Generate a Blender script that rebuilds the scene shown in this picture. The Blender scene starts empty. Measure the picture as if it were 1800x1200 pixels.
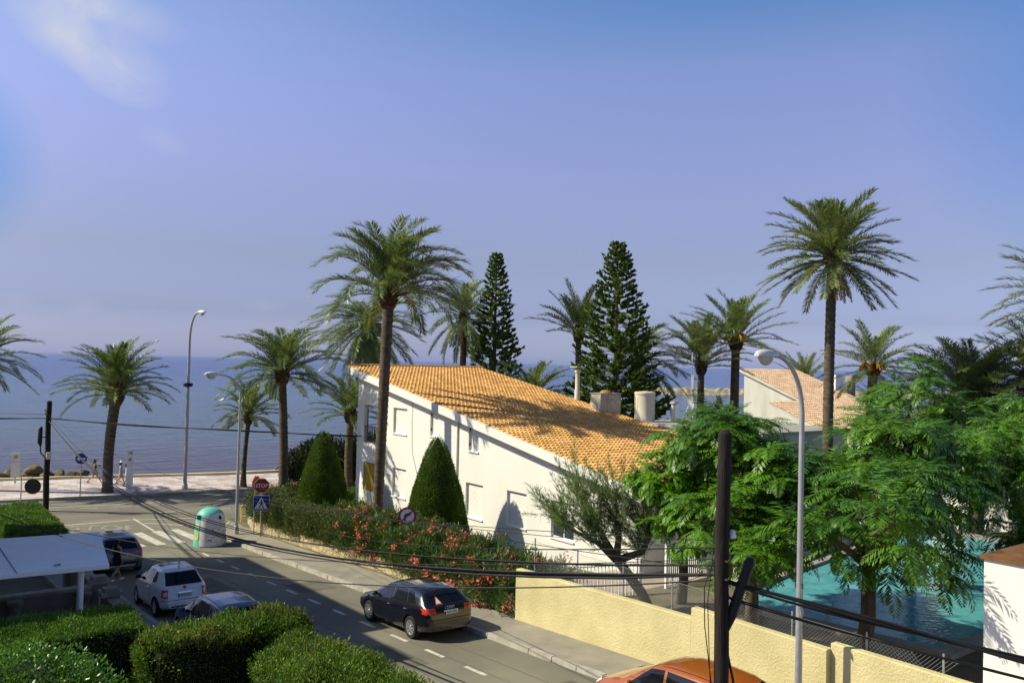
import bpy, bmesh, math, random
import numpy as np
from mathutils import Vector, Matrix
from mathutils.bvhtree import BVHTree
R = math.radians
sc = bpy.context.scene
COL = sc.collection
rnd = random.Random(7)

# ------------------------------------------------------------------ camera
# world axes: +Y runs along the side street to the sea, +X across it, z = 0 at the sea road
FOC, HEAD = 1500.0, math.atan2(1136, 1500)
PITCH, ROLL = math.atan(38.5 / FOC), R(1.3)
CAMZ = 9.4
fw = Vector((math.sin(HEAD) * math.cos(PITCH), math.cos(HEAD) * math.cos(PITCH), math.sin(PITCH)))
r0 = Vector((math.cos(HEAD), -math.sin(HEAD), 0))
u0 = r0.cross(fw)
rt = r0 * math.cos(ROLL) + u0 * math.sin(ROLL)
up = -r0 * math.sin(ROLL) + u0 * math.cos(ROLL)
cam = bpy.data.cameras.new('camera')
cam.sensor_width = 36
cam.lens = 36 * FOC / 1800
cam.clip_start = 0.1
cam.clip_end = 60000
co = bpy.data.objects.new('camera', cam)
COL.objects.link(co)
M3 = Matrix((rt, up, -fw)).transposed().to_4x4()
M3.translation = Vector((0, 0, CAMZ))
co.matrix_world = M3
sc.camera = co

# ------------------------------------------------------------------ light
SUN_EL = R(40)
LD = Vector((0.806 * math.cos(SUN_EL), -0.592 * math.cos(SUN_EL), -math.sin(SUN_EL)))   # the way the light travels
w = bpy.data.worlds.new('World')
sc.world = w
w.use_nodes = True
nt = w.node_tree
N, L = nt.nodes, nt.links
N.clear()
def wn(t, **k):
    n = N.new(t)
    for a, b in k.items(): setattr(n, a, b)
    return n
def wmath(op, a, b=None, clamp=False):
    n = wn('ShaderNodeMath', operation=op); n.use_clamp = clamp
    for i, v in enumerate((a, b)):
        if v is None: continue
        if isinstance(v, (int, float)): n.inputs[i].default_value = v
        else: L.new(v, n.inputs[i])
    return n.outputs[0]
sky = wn('ShaderNodeTexSky', sky_type='NISHITA', sun_disc=False)
sky.sun_elevation = SUN_EL
sky.sun_rotation = math.atan2(-0.806, 0.592)
sky.air_density, sky.dust_density, sky.ozone_density = 1.0, 1.2, 1.0
tc = wn('ShaderNodeTexCoord')
sep = wn('ShaderNodeSeparateXYZ'); L.new(tc.outputs['Generated'], sep.inputs[0])
def wdot(v):
    n = wn('ShaderNodeVectorMath', operation='DOT_PRODUCT')
    L.new(tc.outputs['Generated'], n.inputs[0]); n.inputs[1].default_value = v
    return n.outputs['Value']
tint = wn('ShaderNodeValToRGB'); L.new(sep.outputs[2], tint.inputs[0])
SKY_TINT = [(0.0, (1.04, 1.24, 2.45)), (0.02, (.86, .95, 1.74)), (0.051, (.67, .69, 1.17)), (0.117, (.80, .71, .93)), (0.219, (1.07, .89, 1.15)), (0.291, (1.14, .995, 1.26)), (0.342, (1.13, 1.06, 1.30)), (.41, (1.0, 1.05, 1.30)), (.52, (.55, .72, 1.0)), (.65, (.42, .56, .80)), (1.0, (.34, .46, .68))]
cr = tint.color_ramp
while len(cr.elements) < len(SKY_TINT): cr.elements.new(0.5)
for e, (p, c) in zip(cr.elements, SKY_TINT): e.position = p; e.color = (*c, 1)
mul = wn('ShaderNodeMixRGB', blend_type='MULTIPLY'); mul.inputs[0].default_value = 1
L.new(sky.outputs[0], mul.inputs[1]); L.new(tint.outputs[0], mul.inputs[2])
def pixdir(px, py):
    return (fw + rt * (px - 900) / FOC - up * (py - 600) / FOC).normalized()
def blob(px, py, rx, ry, rot=0.0, soft=1.0):
    """0..1 mask round one direction of the sky"""
    d = pixdir(px, py)
    a = d.cross(Vector((0, 0, 1))).normalized(); b = a.cross(d)
    ca, sa = math.cos(rot), math.sin(rot)
    t1, t2 = a * ca + b * sa, b * ca - a * sa
    x = wmath('DIVIDE', wmath('SUBTRACT', wdot(t1), d.dot(t1)), rx)
    y = wmath('DIVIDE', wmath('SUBTRACT', wdot(t2), d.dot(t2)), ry)
    r2 = wmath('SQRT', wmath('ADD', wmath('MULTIPLY', x, x), wmath('MULTIPLY', y, y)))
    return wmath('SUBTRACT', 1.0, r2, True)
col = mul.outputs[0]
for px, py, rx, ry, amt, tc_ in ((-95, 275, .09, .10, .9, (.22, .72, .95)), (1500, -110, .55, .115, .75, (.30, .76, .96)), (1990, 130, .20, .20, .75, (.25, .74, .95)), (-150, 640, .75, .30, 1.0, (.70, .73, .76))):
    m = blob(px, py, rx, ry)
    mx = wn('ShaderNodeMixRGB', blend_type='MULTIPLY')
    L.new(wmath('MULTIPLY', wmath('SMOOTH_MIN', m, 1.0), amt), mx.inputs[0])
    L.new(col, mx.inputs[1]); mx.inputs[2].default_value = (*tc_, 1)
    col = mx.outputs[0]
noi = wn('ShaderNodeTexNoise'); noi.inputs['Scale'].default_value = 10; noi.inputs['Detail'].default_value = 10; noi.inputs['Distortion'].default_value = .5
noi.inputs['Roughness'].default_value = 0.55
L.new(tc.outputs['Generated'], noi.inputs['Vector'])
for px, py, rx, ry, rot, amt in ((120, 70, .06, .028, -.45, 2.6), (210, 118, .058, .036, -.40, 4.0), (110, -2, .12, .034, -.10, 3.6), (285, 248, .03, .014, -.3, .8), (148, 538, .02, .012, 0, .55), (465, 538, .03, .012, 0, .5), (1560, 580, .05, .012, 0, .35), (20, 528, .03, .01, 0, .4)):
    m = blob(px, py, rx, ry, rot)
    k = wmath('MULTIPLY', wmath('MULTIPLY', m, wmath('SUBTRACT', noi.outputs[0], .30, True)), amt, True)
    mx = wn('ShaderNodeMixRGB'); L.new(k, mx.inputs[0]); L.new(col, mx.inputs[1])
    mx.inputs[2].default_value = (4.9, 5.2, 5.9, 1)
    col = mx.outputs[0]
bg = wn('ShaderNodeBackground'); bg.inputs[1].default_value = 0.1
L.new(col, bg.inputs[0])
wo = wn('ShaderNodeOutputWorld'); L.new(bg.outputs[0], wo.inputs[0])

sl = bpy.data.lights.new('sun', 'SUN')
sl.energy = 4.8
sl.angle = R(0.53)
sl.color = (1.0, 0.93, 0.72)
so = bpy.data.objects.new('sun', sl)
COL.objects.link(so)
so.location = (-60, 40, 60)
so.rotation_euler = LD.to_track_quat('-Z', 'Y').to_euler()

vs = sc.view_settings
vs.view_transform, vs.look, vs.gamma, vs.use_curve_mapping = 'Standard', 'None', 1, False
vs.exposure = 0.36
sc.cycles.max_bounces = 6
sc.cycles.transparent_max_bounces = 8

# ------------------------------------------------------------------ materials
def mat(name, c, rough=.8, var=.12, scale=3.0, bump=0.0, bscale=30.0, spec=.3, metal=0.0, coat=0.0, island=0.0, stretch=(1, 1, 1), detail=5, c2=None, dist=.02):
    m = bpy.data.materials.new(name); m.use_nodes = True
    t = m.node_tree; n = t.nodes; l = t.links
    p = n['Principled BSDF']
    p.inputs['Roughness'].default_value = rough
    p.inputs['Specular IOR Level'].default_value = spec
    p.inputs['Metallic'].default_value = metal
    p.inputs['Coat Weight'].default_value = coat
    p.inputs['Coat Roughness'].default_value = 0.04
    g = n.new('ShaderNodeNewGeometry')
    mp = n.new('ShaderNodeMapping'); mp.inputs['Scale'].default_value = stretch
    l.new(g.outputs['Position'], mp.inputs['Vector'])
    no = n.new('ShaderNodeTexNoise'); no.inputs['Scale'].default_value = scale; no.inputs['Detail'].default_value = detail
    l.new(mp.outputs[0], no.inputs['Vector'])
    rr = n.new('ShaderNodeValToRGB')
    lo = c2 if c2 else tuple(max(0, x * (1 - var)) for x in c)
    hi = c if c2 else tuple(min(1, x * (1 + var)) for x in c)
    rr.color_ramp.elements[0].position = .32; rr.color_ramp.elements[1].position = .68
    rr.color_ramp.elements[0].color = (*lo, 1); rr.color_ramp.elements[1].color = (*hi, 1)
    l.new(no.outputs[0], rr.inputs[0])
    out = rr.outputs[0]
    if island:
        h = n.new('ShaderNodeHueSaturation'); l.new(out, h.inputs['Color'])
        mr = n.new('ShaderNodeMapRange'); l.new(g.outputs['Random Per Island'], mr.inputs[0])
        mr.inputs[3].default_value = 1 - island; mr.inputs[4].default_value = 1 + island
        l.new(mr.outputs[0], h.inputs['Value']); out = h.outputs[0]
    l.new(out, p.inputs['Base Color'])
    if bump:
        nb = n.new('ShaderNodeTexNoise'); nb.inputs['Scale'].default_value = bscale; nb.inputs['Detail'].default_value = 4
        l.new(mp.outputs[0], nb.inputs['Vector'])
        b = n.new('ShaderNodeBump'); b.inputs['Strength'].default_value = bump; b.inputs['Distance'].default_value = dist
        l.new(nb.outputs[0], b.inputs['Height']); l.new(b.outputs[0], p.inputs['Normal'])
    return m

def leafmat(name, c1, c2, trans=.3, rough=.45, spec=.35, clump=1.2):
    m = bpy.data.materials.new(name); m.use_nodes = True
    t = m.node_tree; n = t.nodes; l = t.links
    p = n['Principled BSDF']; p.inputs['Roughness'].default_value = rough; p.inputs['Specular IOR Level'].default_value = spec
    g = n.new('ShaderNodeNewGeometry')
    no = n.new('ShaderNodeTexNoise'); no.inputs['Scale'].default_value = clump; no.inputs['Detail'].default_value = 3
    l.new(g.outputs['Position'], no.inputs['Vector'])
    ad = n.new('ShaderNodeMath'); ad.operation = 'MULTIPLY_ADD'
    l.new(g.outputs['Random Per Island'], ad.inputs[0]); ad.inputs[1].default_value = .55
    sb = n.new('ShaderNodeMath'); sb.operation = 'MULTIPLY_ADD'; l.new(no.outputs[0], sb.inputs[0]); sb.inputs[1].default_value = 1.6; sb.inputs[2].default_value = -.55
    l.new(sb.outputs[0], ad.inputs[2])
    mx = n.new('ShaderNodeMixRGB'); ad.use_clamp = True
    l.new(ad.outputs[0], mx.inputs[0]); mx.inputs[1].default_value = (*c1, 1); mx.inputs[2].default_value = (*c2, 1)
    l.new(mx.outputs[0], p.inputs['Base Color'])
    tr = n.new('ShaderNodeBsdfTranslucent')
    br = n.new('ShaderNodeMixRGB'); br.blend_type = 'MULTIPLY'; br.inputs[0].default_value = 1
    l.new(mx.outputs[0], br.inputs[1]); br.inputs[2].default_value = (1.5, 1.5, .8, 1)
    l.new(br.outputs[0], tr.inputs[0])
    ms = n.new('ShaderNodeMixShader'); ms.inputs[0].default_value = trans
    l.new(p.outputs[0], ms.inputs[1]); l.new(tr.outputs[0], ms.inputs[2])
    l.new(ms.outputs[0], n['Material Output'].inputs[0])
    return m

MT = {}
MT['asphalt'] = mat('asphalt', (.225, .208, .150), .92, c2=(.140, .130, .098), scale=.32, bump=.35, bscale=90, detail=9, dist=.01)
MT['asphalt_sea'] = mat('asphalt_sea', (.200, .186, .140), .92, c2=(.145, .135, .104), scale=.35, bump=.3, bscale=70, detail=9, dist=.01)
MT['paint'] = mat('road_paint', (.62, .60, .50), .85, c2=(.40, .38, .30), scale=4, detail=8)
MT['sidewalk'] = mat('sidewalk', (.30, .275, .22), .9, c2=(.215, .197, .158), scale=1.2, bump=.2, bscale=60, detail=8)
MT['kerb'] = mat('kerb_stone', (.44, .41, .34), .9, c2=(.30, .28, .23), scale=2.5, bump=.3, bscale=25, detail=8)
MT['soil'] = mat('soil', (.17, .13, .095), .95, c2=(.085, .068, .05), scale=1.5, bump=.6, bscale=18)
MT['lawn'] = mat('dry_soil', (.16, .135, .085), .95, c2=(.09, .085, .045), scale=1.0, bump=.6, bscale=20)
MT['white'] = mat('white_render', (.76, .745, .675), .85, c2=(.715, .70, .63), scale=.55, detail=9, stretch=(1, 1, .35), bump=.15, bscale=60)
MT['white_old'] = mat('weathered_render', (.55, .54, .47), .9, c2=(.40, .39, .33), scale=.7, stretch=(1, 1, .25), bump=.15)
MT['white_paint'] = mat('white_paint', (.80, .79, .76), .5, var=.04, scale=2)
MT['shutter'] = mat('shutter', (.76, .745, .69), .55, var=.04, scale=2)
MT['plinth'] = mat('stone_plinth', (.40, .36, .27), .9, c2=(.24, .215, .16), scale=2.2, bump=.5, bscale=9)
MT['yellow'] = mat('yellow_render', (.62, .54, .285), .92, c2=(.51, .44, .22), scale=1.1, bump=.7, bscale=20, detail=7, dist=.03)
MT['tile'] = mat('roof_tile', (.66, .375, .125), .9, c2=(.49, .265, .078), scale=.9, island=.22, detail=9)
MT['tile_old'] = mat('roof_tile_pale', (.66, .46, .30), .9, c2=(.55, .37, .23), scale=.8, island=.2)
MT['tile_pan'] = mat('tile_pan', (.46, .22, .06), .9, var=.2)
MT['grey'] = mat('grey_concrete', (.36, .345, .31), .9, c2=(.27, .26, .235), scale=.8, bump=.2)
MT['cream'] = mat('cream_paint', (.66, .60, .46), .8, c2=(.55, .49, .36), scale=1.3, stretch=(1, 1, .3))
MT['brown'] = mat('brown_timber', (.19, .09, .03), .7, c2=(.12, .055, .02), scale=3)
MT['darkiron'] = mat('dark_iron', (.06, .035, .02), .6)
MT['ochre'] = mat('ochre_awning', (.30, .215, .02), .85, var=.08)
MT['glass'] = mat('window_glass', (.035, .05, .055), .08, spec=.6, var=.1)
MT['dark'] = mat('dark_void', (.012, .012, .012), .9)
MT['metal'] = mat('galvanised', (.42, .43, .44), .45, metal=.5, var=.1, scale=6)
MT['metal_pale'] = mat('pale_metal', (.60, .60, .57), .5, metal=.2, var=.08)
MT['black'] = mat('black_rubber', (.012, .012, .013), .6)
MT['wood_pole'] = mat('tarred_pole', (.030, .022, .017), .9, c2=(.010, .008, .007), scale=5, stretch=(3, 3, .3), bump=.6, bscale=16)
MT['trunk'] = mat('palm_trunk', (.135, .105, .070), .95, c2=(.058, .045, .030), scale=3, bump=.7, bscale=14, stretch=(1, 1, 2.5))
MT['boss'] = mat('palm_boss', (.16, .10, .048), .95, c2=(.06, .04, .02), scale=5, bump=.8, bscale=12, island=.35)
MT['bark'] = mat('bark', (.17, .125, .08), .95, c2=(.075, .055, .036), scale=4, bump=.8, bscale=14, stretch=(2, 2, .5))
MT['palm'] = leafmat('palm_leaf', (.055, .100, .028), (.240, .300, .110), .28, .36, .55, .5)
MT['palm_pale'] = leafmat('palm_leaf_pale', (.070, .115, .034), (.260, .300, .125), .25, .36, .45, .5)
MT['palm_dark'] = leafmat('palm_leaf_dark', (.028, .052, .014), (.125, .160, .052), .2, .45, .4, .5)
MT['fruit'] = mat('palm_fruit', (.42, .19, .02), .7, var=.3, scale=8)
MT['dead'] = mat('dead_frond', (.30, .18, .07), .9, var=.3, scale=5)
MT['pine'] = leafmat('pine_leaf', (.034, .085, .014), (.175, .255, .050), .3, .55, .3, .7)
MT['feather'] = leafmat('feather_leaf', (.013, .064, .006), (.130, .280, .020), .18, .42, .4, .55)
MT['feather_b'] = leafmat('feather_leaf_bright', (.035, .125, .008), (.165, .350, .018), .22, .42, .4, .6)
MT['hedge_top'] = leafmat('cypress_leaf', (.040, .100, .010), (.165, .270, .034), .22, .5, .3, 1.0)
MT['hedge_dry'] = leafmat('cypress_dry', (.10, .060, .02), (.22, .13, .045), .2, .6, .2, 1.0)
MT['hedge_box'] = leafmat('clipped_leaf', (.030, .085, .010), (.130, .240, .028), .25, .5, .3, 1.0)
MT['topiary'] = leafmat('topiary_leaf', (.032, .078, .008), (.140, .225, .028), .22, .5, .3, 1.3)
MT['bush'] = leafmat('bush_leaf', (.028, .090, .010), (.120, .270, .030), .3, .36, .6, 1.2)
MT['oleander'] = leafmat('oleander_leaf', (.020, .062, .012), (.095, .175, .036), .2, .42, .4, .9)
MT['hedge_olive'] = leafmat('hedge_olive', (.034, .062, .014), (.130, .155, .042), .2, .5, .3, .9)
MT['dkshrub'] = leafmat('dark_shrub_leaf', (.012, .024, .010), (.050, .066, .020), .12, .4, .4, 1.0)
MT['wispy'] = leafmat('wispy_leaf', (.105, .165, .070), (.260, .320, .145), .35, .6, .2, 1.0)
MT['petal'] = leafmat('petal', (.68, .07, .075), (.85, .22, .20), .3, .6, .2, 2.0)
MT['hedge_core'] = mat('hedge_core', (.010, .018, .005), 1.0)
MT['skin'] = mat('skin', (.42, .23, .15), .6, var=.06)
MT['cloth_black'] = mat('black_cloth', (.014, .014, .018), .9)
MT['hair'] = mat('hair', (.018, .012, .01), .6)
MT['red'] = mat('sign_red', (.33, .03, .018), .5, var=.12)
MT['blue'] = mat('sign_blue', (.012, .035, .26), .5, var=.05)
MT['signwhite'] = mat('sign_white', (.78, .78, .76), .5, var=.03)
MT['signblack'] = mat('sign_black', (.012, .012, .012), .5)
MT['orange_sign'] = mat('sign_orange', (.62, .09, .02), .5, var=.05)
MT['teal'] = mat('bin_teal', (.13, .50, .40), .5, var=.08, scale=2)
MT['binwhite'] = mat('bin_white', (.74, .73, .72), .5, var=.04, scale=2)
MT['yellowpaint'] = mat('yellow_paint', (.72, .50, .06), .6)
MT['peach'] = mat('sticker_peach', (.75, .50, .30), .6)
MT['tyre'] = mat('tyre', (.018, .018, .018), .85)
MT['alloy'] = mat('alloy', (.62, .62, .62), .3, metal=.8, var=.05)
MT['carglass'] = mat('car_glass', (.008, .010, .012), .05, spec=.32)
MT['carblack'] = mat('car_paint_black', (.006, .006, .009), .22, coat=1.0, spec=.5)
MT['carwhite'] = mat('car_paint_white', (.74, .74, .74), .3, coat=.8, var=.02)
MT['cargrey'] = mat('car_paint_grey', (.10, .105, .135), .3, coat=.8, var=.03)
MT['carblue'] = mat('car_paint_dark_blue', (.07, .075, .14), .3, coat=.9, var=.03)
MT['carorange'] = mat('car_paint_orange', (.33, .085, .012), .28, coat=1.0, var=.04)
MT['taillight'] = mat('tail_light', (.62, .045, .012), .2, spec=.6, var=.1, coat=.6)
MT['plate'] = mat('number_plate', (.72, .72, .70), .5, var=.02)
MT['chrome'] = mat('chrome', (.75, .75, .75), .15, metal=1.0, var=.02)
MT['shade_toned_masonry'] = mat('shade_toned_masonry', (.26, .235, .19), .95, c2=(.15, .135, .11), scale=1.2, bump=.4, bscale=20)  # yard walls and columns: deep shade mixed into a darker base colour
MT['rock'] = mat('shore_rock', (.22, .165, .09), .95, c2=(.06, .045, .025), scale=1.5, bump=.8, bscale=5)
MT['breakwater'] = mat('breakwater_rock', (.50, .43, .27), .95, c2=(.25, .21, .13), scale=.35, bump=.8, bscale=.8, dist=.3)
MT['seawall'] = mat('sea_wall_stone', (.62, .54, .34), .95, c2=(.45, .38, .24), scale=.8, bump=.4, bscale=6)

# stone wall: irregular blocks with dark joints
def stone_mat(name, a, b, joint, scale, jw=.06):
    m = bpy.data.materials.new(name); m.use_nodes = True
    t = m.node_tree; n = t.nodes; l = t.links; p = n['Principled BSDF']; p.inputs['Roughness'].default_value = .92
    g = n.new('ShaderNodeNewGeometry')
    mp = n.new('ShaderNodeMapping'); mp.inputs['Scale'].default_value = (1, 1, 1.7); l.new(g.outputs['Position'], mp.inputs[0])
    v = n.new('ShaderNodeTexVoronoi'); v.inputs['Scale'].default_value = scale; l.new(mp.outputs[0], v.inputs['Vector'])
    v2 = n.new('ShaderNodeTexVoronoi'); v2.feature = 'DISTANCE_TO_EDGE'; v2.inputs['Scale'].default_value = scale; l.new(mp.outputs[0], v2.inputs['Vector'])
    sx = n.new('ShaderNodeSeparateXYZ'); l.new(v.outputs['Color'], sx.inputs[0])
    mx = n.new('ShaderNodeMixRGB'); l.new(sx.outputs[0], mx.inputs[0]); mx.inputs[1].default_value = (*a, 1); mx.inputs[2].default_value = (*b, 1)
    rp = n.new('ShaderNodeMapRange'); rp.inputs[2].default_value = jw; l.new(v2.outputs['Distance'], rp.inputs[0])
    m2 = n.new('ShaderNodeMixRGB'); l.new(rp.outputs[0], m2.inputs[0]); m2.inputs[1].default_value = (*joint, 1); l.new(mx.outputs[0], m2.inputs[2])
    no = n.new('ShaderNodeTexNoise'); no.inputs['Scale'].default_value = 6; l.new(g.outputs['Position'], no.inputs[0])
    m3 = n.new('ShaderNodeMixRGB'); m3.blend_type = 'OVERLAY'; m3.inputs[0].default_value = .5; l.new(m2.outputs[0], m3.inputs[1]); l.new(no.outputs[0], m3.inputs[2])
    l.new(m3.outputs[0], p.inputs['Base Color'])
    b_ = n.new('ShaderNodeBump'); b_.inputs['Strength'].default_value = .6; b_.inputs['Distance'].default_value = .03
    l.new(rp.outputs[0], b_.inputs['Height']); l.new(b_.outputs[0], p.inputs['Normal'])
    return m
MT['stone'] = stone_mat('stone_wall', (.52, .42, .22), (.38, .31, .17), (.20, .165, .10), 1.9)
MT['rubble'] = stone_mat('rubble_stone', (.50, .45, .34), (.34, .31, .24), (.52, .48, .38), 3.0)

# promenade: pink and white bands of paving
def prom_mat():
    m = bpy.data.materials.new('promenade_paving'); m.use_nodes = True
    t = m.node_tree; n = t.nodes; l = t.links; p = n['Principled BSDF']; p.inputs['Roughness'].default_value = .85
    g = n.new('ShaderNodeNewGeometry')
    mp = n.new('ShaderNodeMapping'); mp.inputs['Rotation'].default_value = (0, 0, R(9)); l.new(g.outputs['Position'], mp.inputs[0])
    b = n.new('ShaderNodeTexBrick'); b.inputs['Scale'].default_value = 1.0; b.inputs['Brick Width'].default_value = .85; b.inputs['Row Height'].default_value = .75
    b.inputs['Mortar Size'].default_value = .012; b.inputs['Color1'].default_value = (.56, .51, .47, 1); b.inputs['Color2'].default_value = (.37, .27, .24, 1); b.inputs['Mortar'].default_value = (.30, .26, .24, 1)
    b.inputs['Bias'].default_value = -.1; b.offset = .5
    l.new(mp.outputs[0], b.inputs[0])
    no = n.new('ShaderNodeTexNoise'); no.inputs['Scale'].default_value = .7; no.inputs['Detail'].default_value = 6; l.new(g.outputs['Position'], no.inputs[0])
    m3 = n.new('ShaderNodeMixRGB'); m3.blend_type = 'OVERLAY'; m3.inputs[0].default_value = .35; l.new(b.outputs[0], m3.inputs[1]); l.new(no.outputs[0], m3.inputs[2])
    l.new(m3.outputs[0], p.inputs['Base Color'])
    return m
MT['promenade'] = prom_mat()

def sea_mat():
    m = bpy.data.materials.new('sea_water'); m.use_nodes = True
    t = m.node_tree; n = t.nodes; l = t.links; p = n['Principled BSDF']
    p.inputs['Roughness'].default_value = .14; p.inputs['IOR'].default_value = 1.33; p.inputs['Specular IOR Level'].default_value = .5
    g = n.new('ShaderNodeNewGeometry')
    sp = n.new('ShaderNodeSeparateXYZ'); l.new(g.outputs['Position'], sp.inputs[0])
    # distance out from the shore, broken up by noise: brown weed bed, pale shallows, deep blue
    no = n.new('ShaderNodeTexNoise'); no.inputs['Scale'].default_value = .05; no.inputs['Detail'].default_value = 6
    mpn = n.new('ShaderNodeMapping'); mpn.inputs['Scale'].default_value = (.35, 1.6, 1); mpn.inputs['Rotation'].default_value = (0, 0, R(14)); l.new(g.outputs['Position'], mpn.inputs[0]); l.new(mpn.outputs[0], no.inputs[0])
    ma = n.new('ShaderNodeMath'); ma.operation = 'MULTIPLY_ADD'; l.new(sp.outputs[0], ma.inputs[0]); ma.inputs[1].default_value = .25; l.new(sp.outputs[1], ma.inputs[2])
    lg = n.new('ShaderNodeMath'); lg.operation = 'LOGARITHM'; l.new(ma.outputs[0], lg.inputs[0]); lg.inputs[1].default_value = 10
    a2 = n.new('ShaderNodeMath'); a2.operation = 'MULTIPLY_ADD'; l.new(no.outputs[0], a2.inputs[0]); a2.inputs[1].default_value = .12; l.new(lg.outputs[0], a2.inputs[2])
    rr = n.new('ShaderNodeMapRange'); rr.inputs[1].default_value = 1.88; rr.inputs[2].default_value = 3.6; l.new(a2.outputs[0], rr.inputs[0])
    cr = n.new('ShaderNodeValToRGB'); l.new(rr.outputs[0], cr.inputs[0])
    st = [(0, (.055, .040, .050)), (.07, (.075, .070, .105)), (.16, (.075, .115, .160)), (.36, (.055, .115, .210)), (.55, (.020, .070, .235)), (1, (.010, .048, .200))]
    while len(cr.color_ramp.elements) < len(st): cr.color_ramp.elements.new(.5)
    for e, (q, c) in zip(cr.color_ramp.elements, st): e.position = q; e.color = (*c, 1)
    l.new(cr.outputs[0], p.inputs['Base Color'])
    # swell in long bands parallel to the shore, plus chop
    mp = n.new('ShaderNodeMapping'); mp.inputs['Rotation'].default_value = (0, 0, R(14)); mp.inputs['Scale'].default_value = (.10, .42, 1); l.new(g.outputs['Position'], mp.inputs[0])
    n1 = n.new('ShaderNodeTexNoise'); n1.inputs['Scale'].default_value = 1; n1.inputs['Detail'].default_value = 7; n1.inputs['Roughness'].default_value = .6; l.new(mp.outputs[0], n1.inputs[0])
    b1 = n.new('ShaderNodeBump'); b1.inputs['Strength'].default_value = .8; b1.inputs['Distance'].default_value = .6; l.new(n1.outputs[0], b1.inputs['Height'])
    mp2 = n.new('ShaderNodeMapping'); mp2.inputs['Rotation'].default_value = (0, 0, R(16)); mp2.inputs['Scale'].default_value = (.16, 1.3, 1); l.new(g.outputs['Position'], mp2.inputs[0])
    n3 = n.new('ShaderNodeTexNoise'); n3.inputs['Scale'].default_value = 1; n3.inputs['Detail'].default_value = 5; n3.inputs['Distortion'].default_value = .6; l.new(mp2.outputs[0], n3.inputs[0])
    b2 = n.new('ShaderNodeBump'); b2.inputs['Strength'].default_value = 1.0; b2.inputs['Distance'].default_value = .8; l.new(n3.outputs[0], b2.inputs['Height']); l.new(b2.outputs[0], b1.inputs['Normal'])
    l.new(b1.outputs[0], p.inputs['Normal'])
    return m
MT['sea'] = sea_mat()

def pool_mat():
    m = bpy.data.materials.new('pool_water'); m.use_nodes = True
    t = m.node_tree; n = t.nodes; l = t.links; p = n['Principled BSDF']
    p.inputs['Roughness'].default_value = .05; p.inputs['IOR'].default_value = 1.33
    g = n.new('ShaderNodeNewGeometry')
    v = n.new('ShaderNodeTexVoronoi'); v.feature = 'DISTANCE_TO_EDGE'; v.inputs['Scale'].default_value = 2.4
    no = n.new('ShaderNodeTexNoise'); no.inputs['Scale'].default_value = 1.5; l.new(g.outputs['Position'], no.inputs[0])
    va = n.new('ShaderNodeMixRGB'); va.inputs[0].default_value = .2; l.new(g.outputs['Position'], va.inputs[1]); l.new(no.outputs[1], va.inputs[2]); l.new(va.outputs[0], v.inputs['Vector'])
    cr = n.new('ShaderNodeValToRGB'); l.new(no.outputs[0], cr.inputs[0])
    cr.color_ramp.elements[0].position = .35; cr.color_ramp.elements[1].position = .65
    cr.color_ramp.elements[0].color = (.075, .30, .34, 1); cr.color_ramp.elements[1].color = (.115, .40, .42, 1)
    l.new(cr.outputs[0], p.inputs['Base Color'])
    n2 = n.new('ShaderNodeTexNoise'); n2.inputs['Scale'].default_value = 5; n2.inputs['Detail'].default_value = 3; l.new(g.outputs['Position'], n2.inputs[0])
    b = n.new('ShaderNodeBump'); b.inputs['Strength'].default_value = .35; b.inputs['Distance'].default_value = .05; l.new(n2.outputs[0], b.inputs['Height']); l.new(b.outputs[0], p.inputs['Normal'])
    return m
MT['pool'] = pool_mat()

# ------------------------------------------------------------------ helpers
def put(name, me, parent=None, smooth=False, ang=40, label=None, cat=None, group=None, kind=None):
    o = bpy.data.objects.new(name, me)
    COL.objects.link(o)
    if parent is not None: o.parent = parent
    if smooth and len(me.polygons):
        me.polygons.foreach_set('use_smooth', [True] * len(me.polygons))
        if ang < 180:
            try: me.set_sharp_from_angle(angle=R(ang))
            except Exception: pass
    if label: o['label'] = label
    if cat: o['category'] = cat
    if group: o['group'] = group
    if kind: o['kind'] = kind
    return o

def thing(name, label, cat, loc=(0, 0, 0), rz=0.0, group=None):
    o = bpy.data.objects.new(name, None)
    COL.objects.link(o)
    o.empty_display_size = .3
    o.location = loc; o.rotation_euler = (0, 0, rz)
    o['label'] = label; o['category'] = cat
    if group: o['group'] = group
    return o

def shift(parent, V, local):
    """world-space vertices -> the parent's frame (parents built in world space carry no rotation)"""
    if parent is None or local: return V
    p = parent
    off = np.zeros(3)
    while p is not None:
        off += np.array(p.location); p = p.parent
    return V - off

def np_mesh(name, V, F, mats, parent=None, local=False, smooth=False, ang=40, mi=None, **kw):
    V = np.asarray(V, dtype=np.float64)
    loc = None
    if parent is None:
        loc = np.array([(V[:, 0].min() + V[:, 0].max()) / 2, (V[:, 1].min() + V[:, 1].max()) / 2, V[:, 2].min()])
        V = V - loc
    else:
        V = shift(parent, V, local)
    F = np.asarray(F, dtype=np.int32)
    me = bpy.data.meshes.new(name)
    nf, k = F.shape
    me.vertices.add(len(V)); me.vertices.foreach_set('co', V.astype(np.float32).ravel())
    me.loops.add(nf * k); me.loops.foreach_set('vertex_index', F.ravel())
    me.polygons.add(nf); me.polygons.foreach_set('loop_start', np.arange(0, nf * k, k, dtype=np.int32))
    if mi is not None: me.polygons.foreach_set('material_index', np.asarray(mi, dtype=np.int32))
    me.update(calc_edges=True)
    for m in (mats if isinstance(mats, (list, tuple)) else [mats]): me.materials.append(m)
    o = put(name, me, parent, smooth, ang, **kw)
    if loc is not None: o.location = loc
    return o

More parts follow.
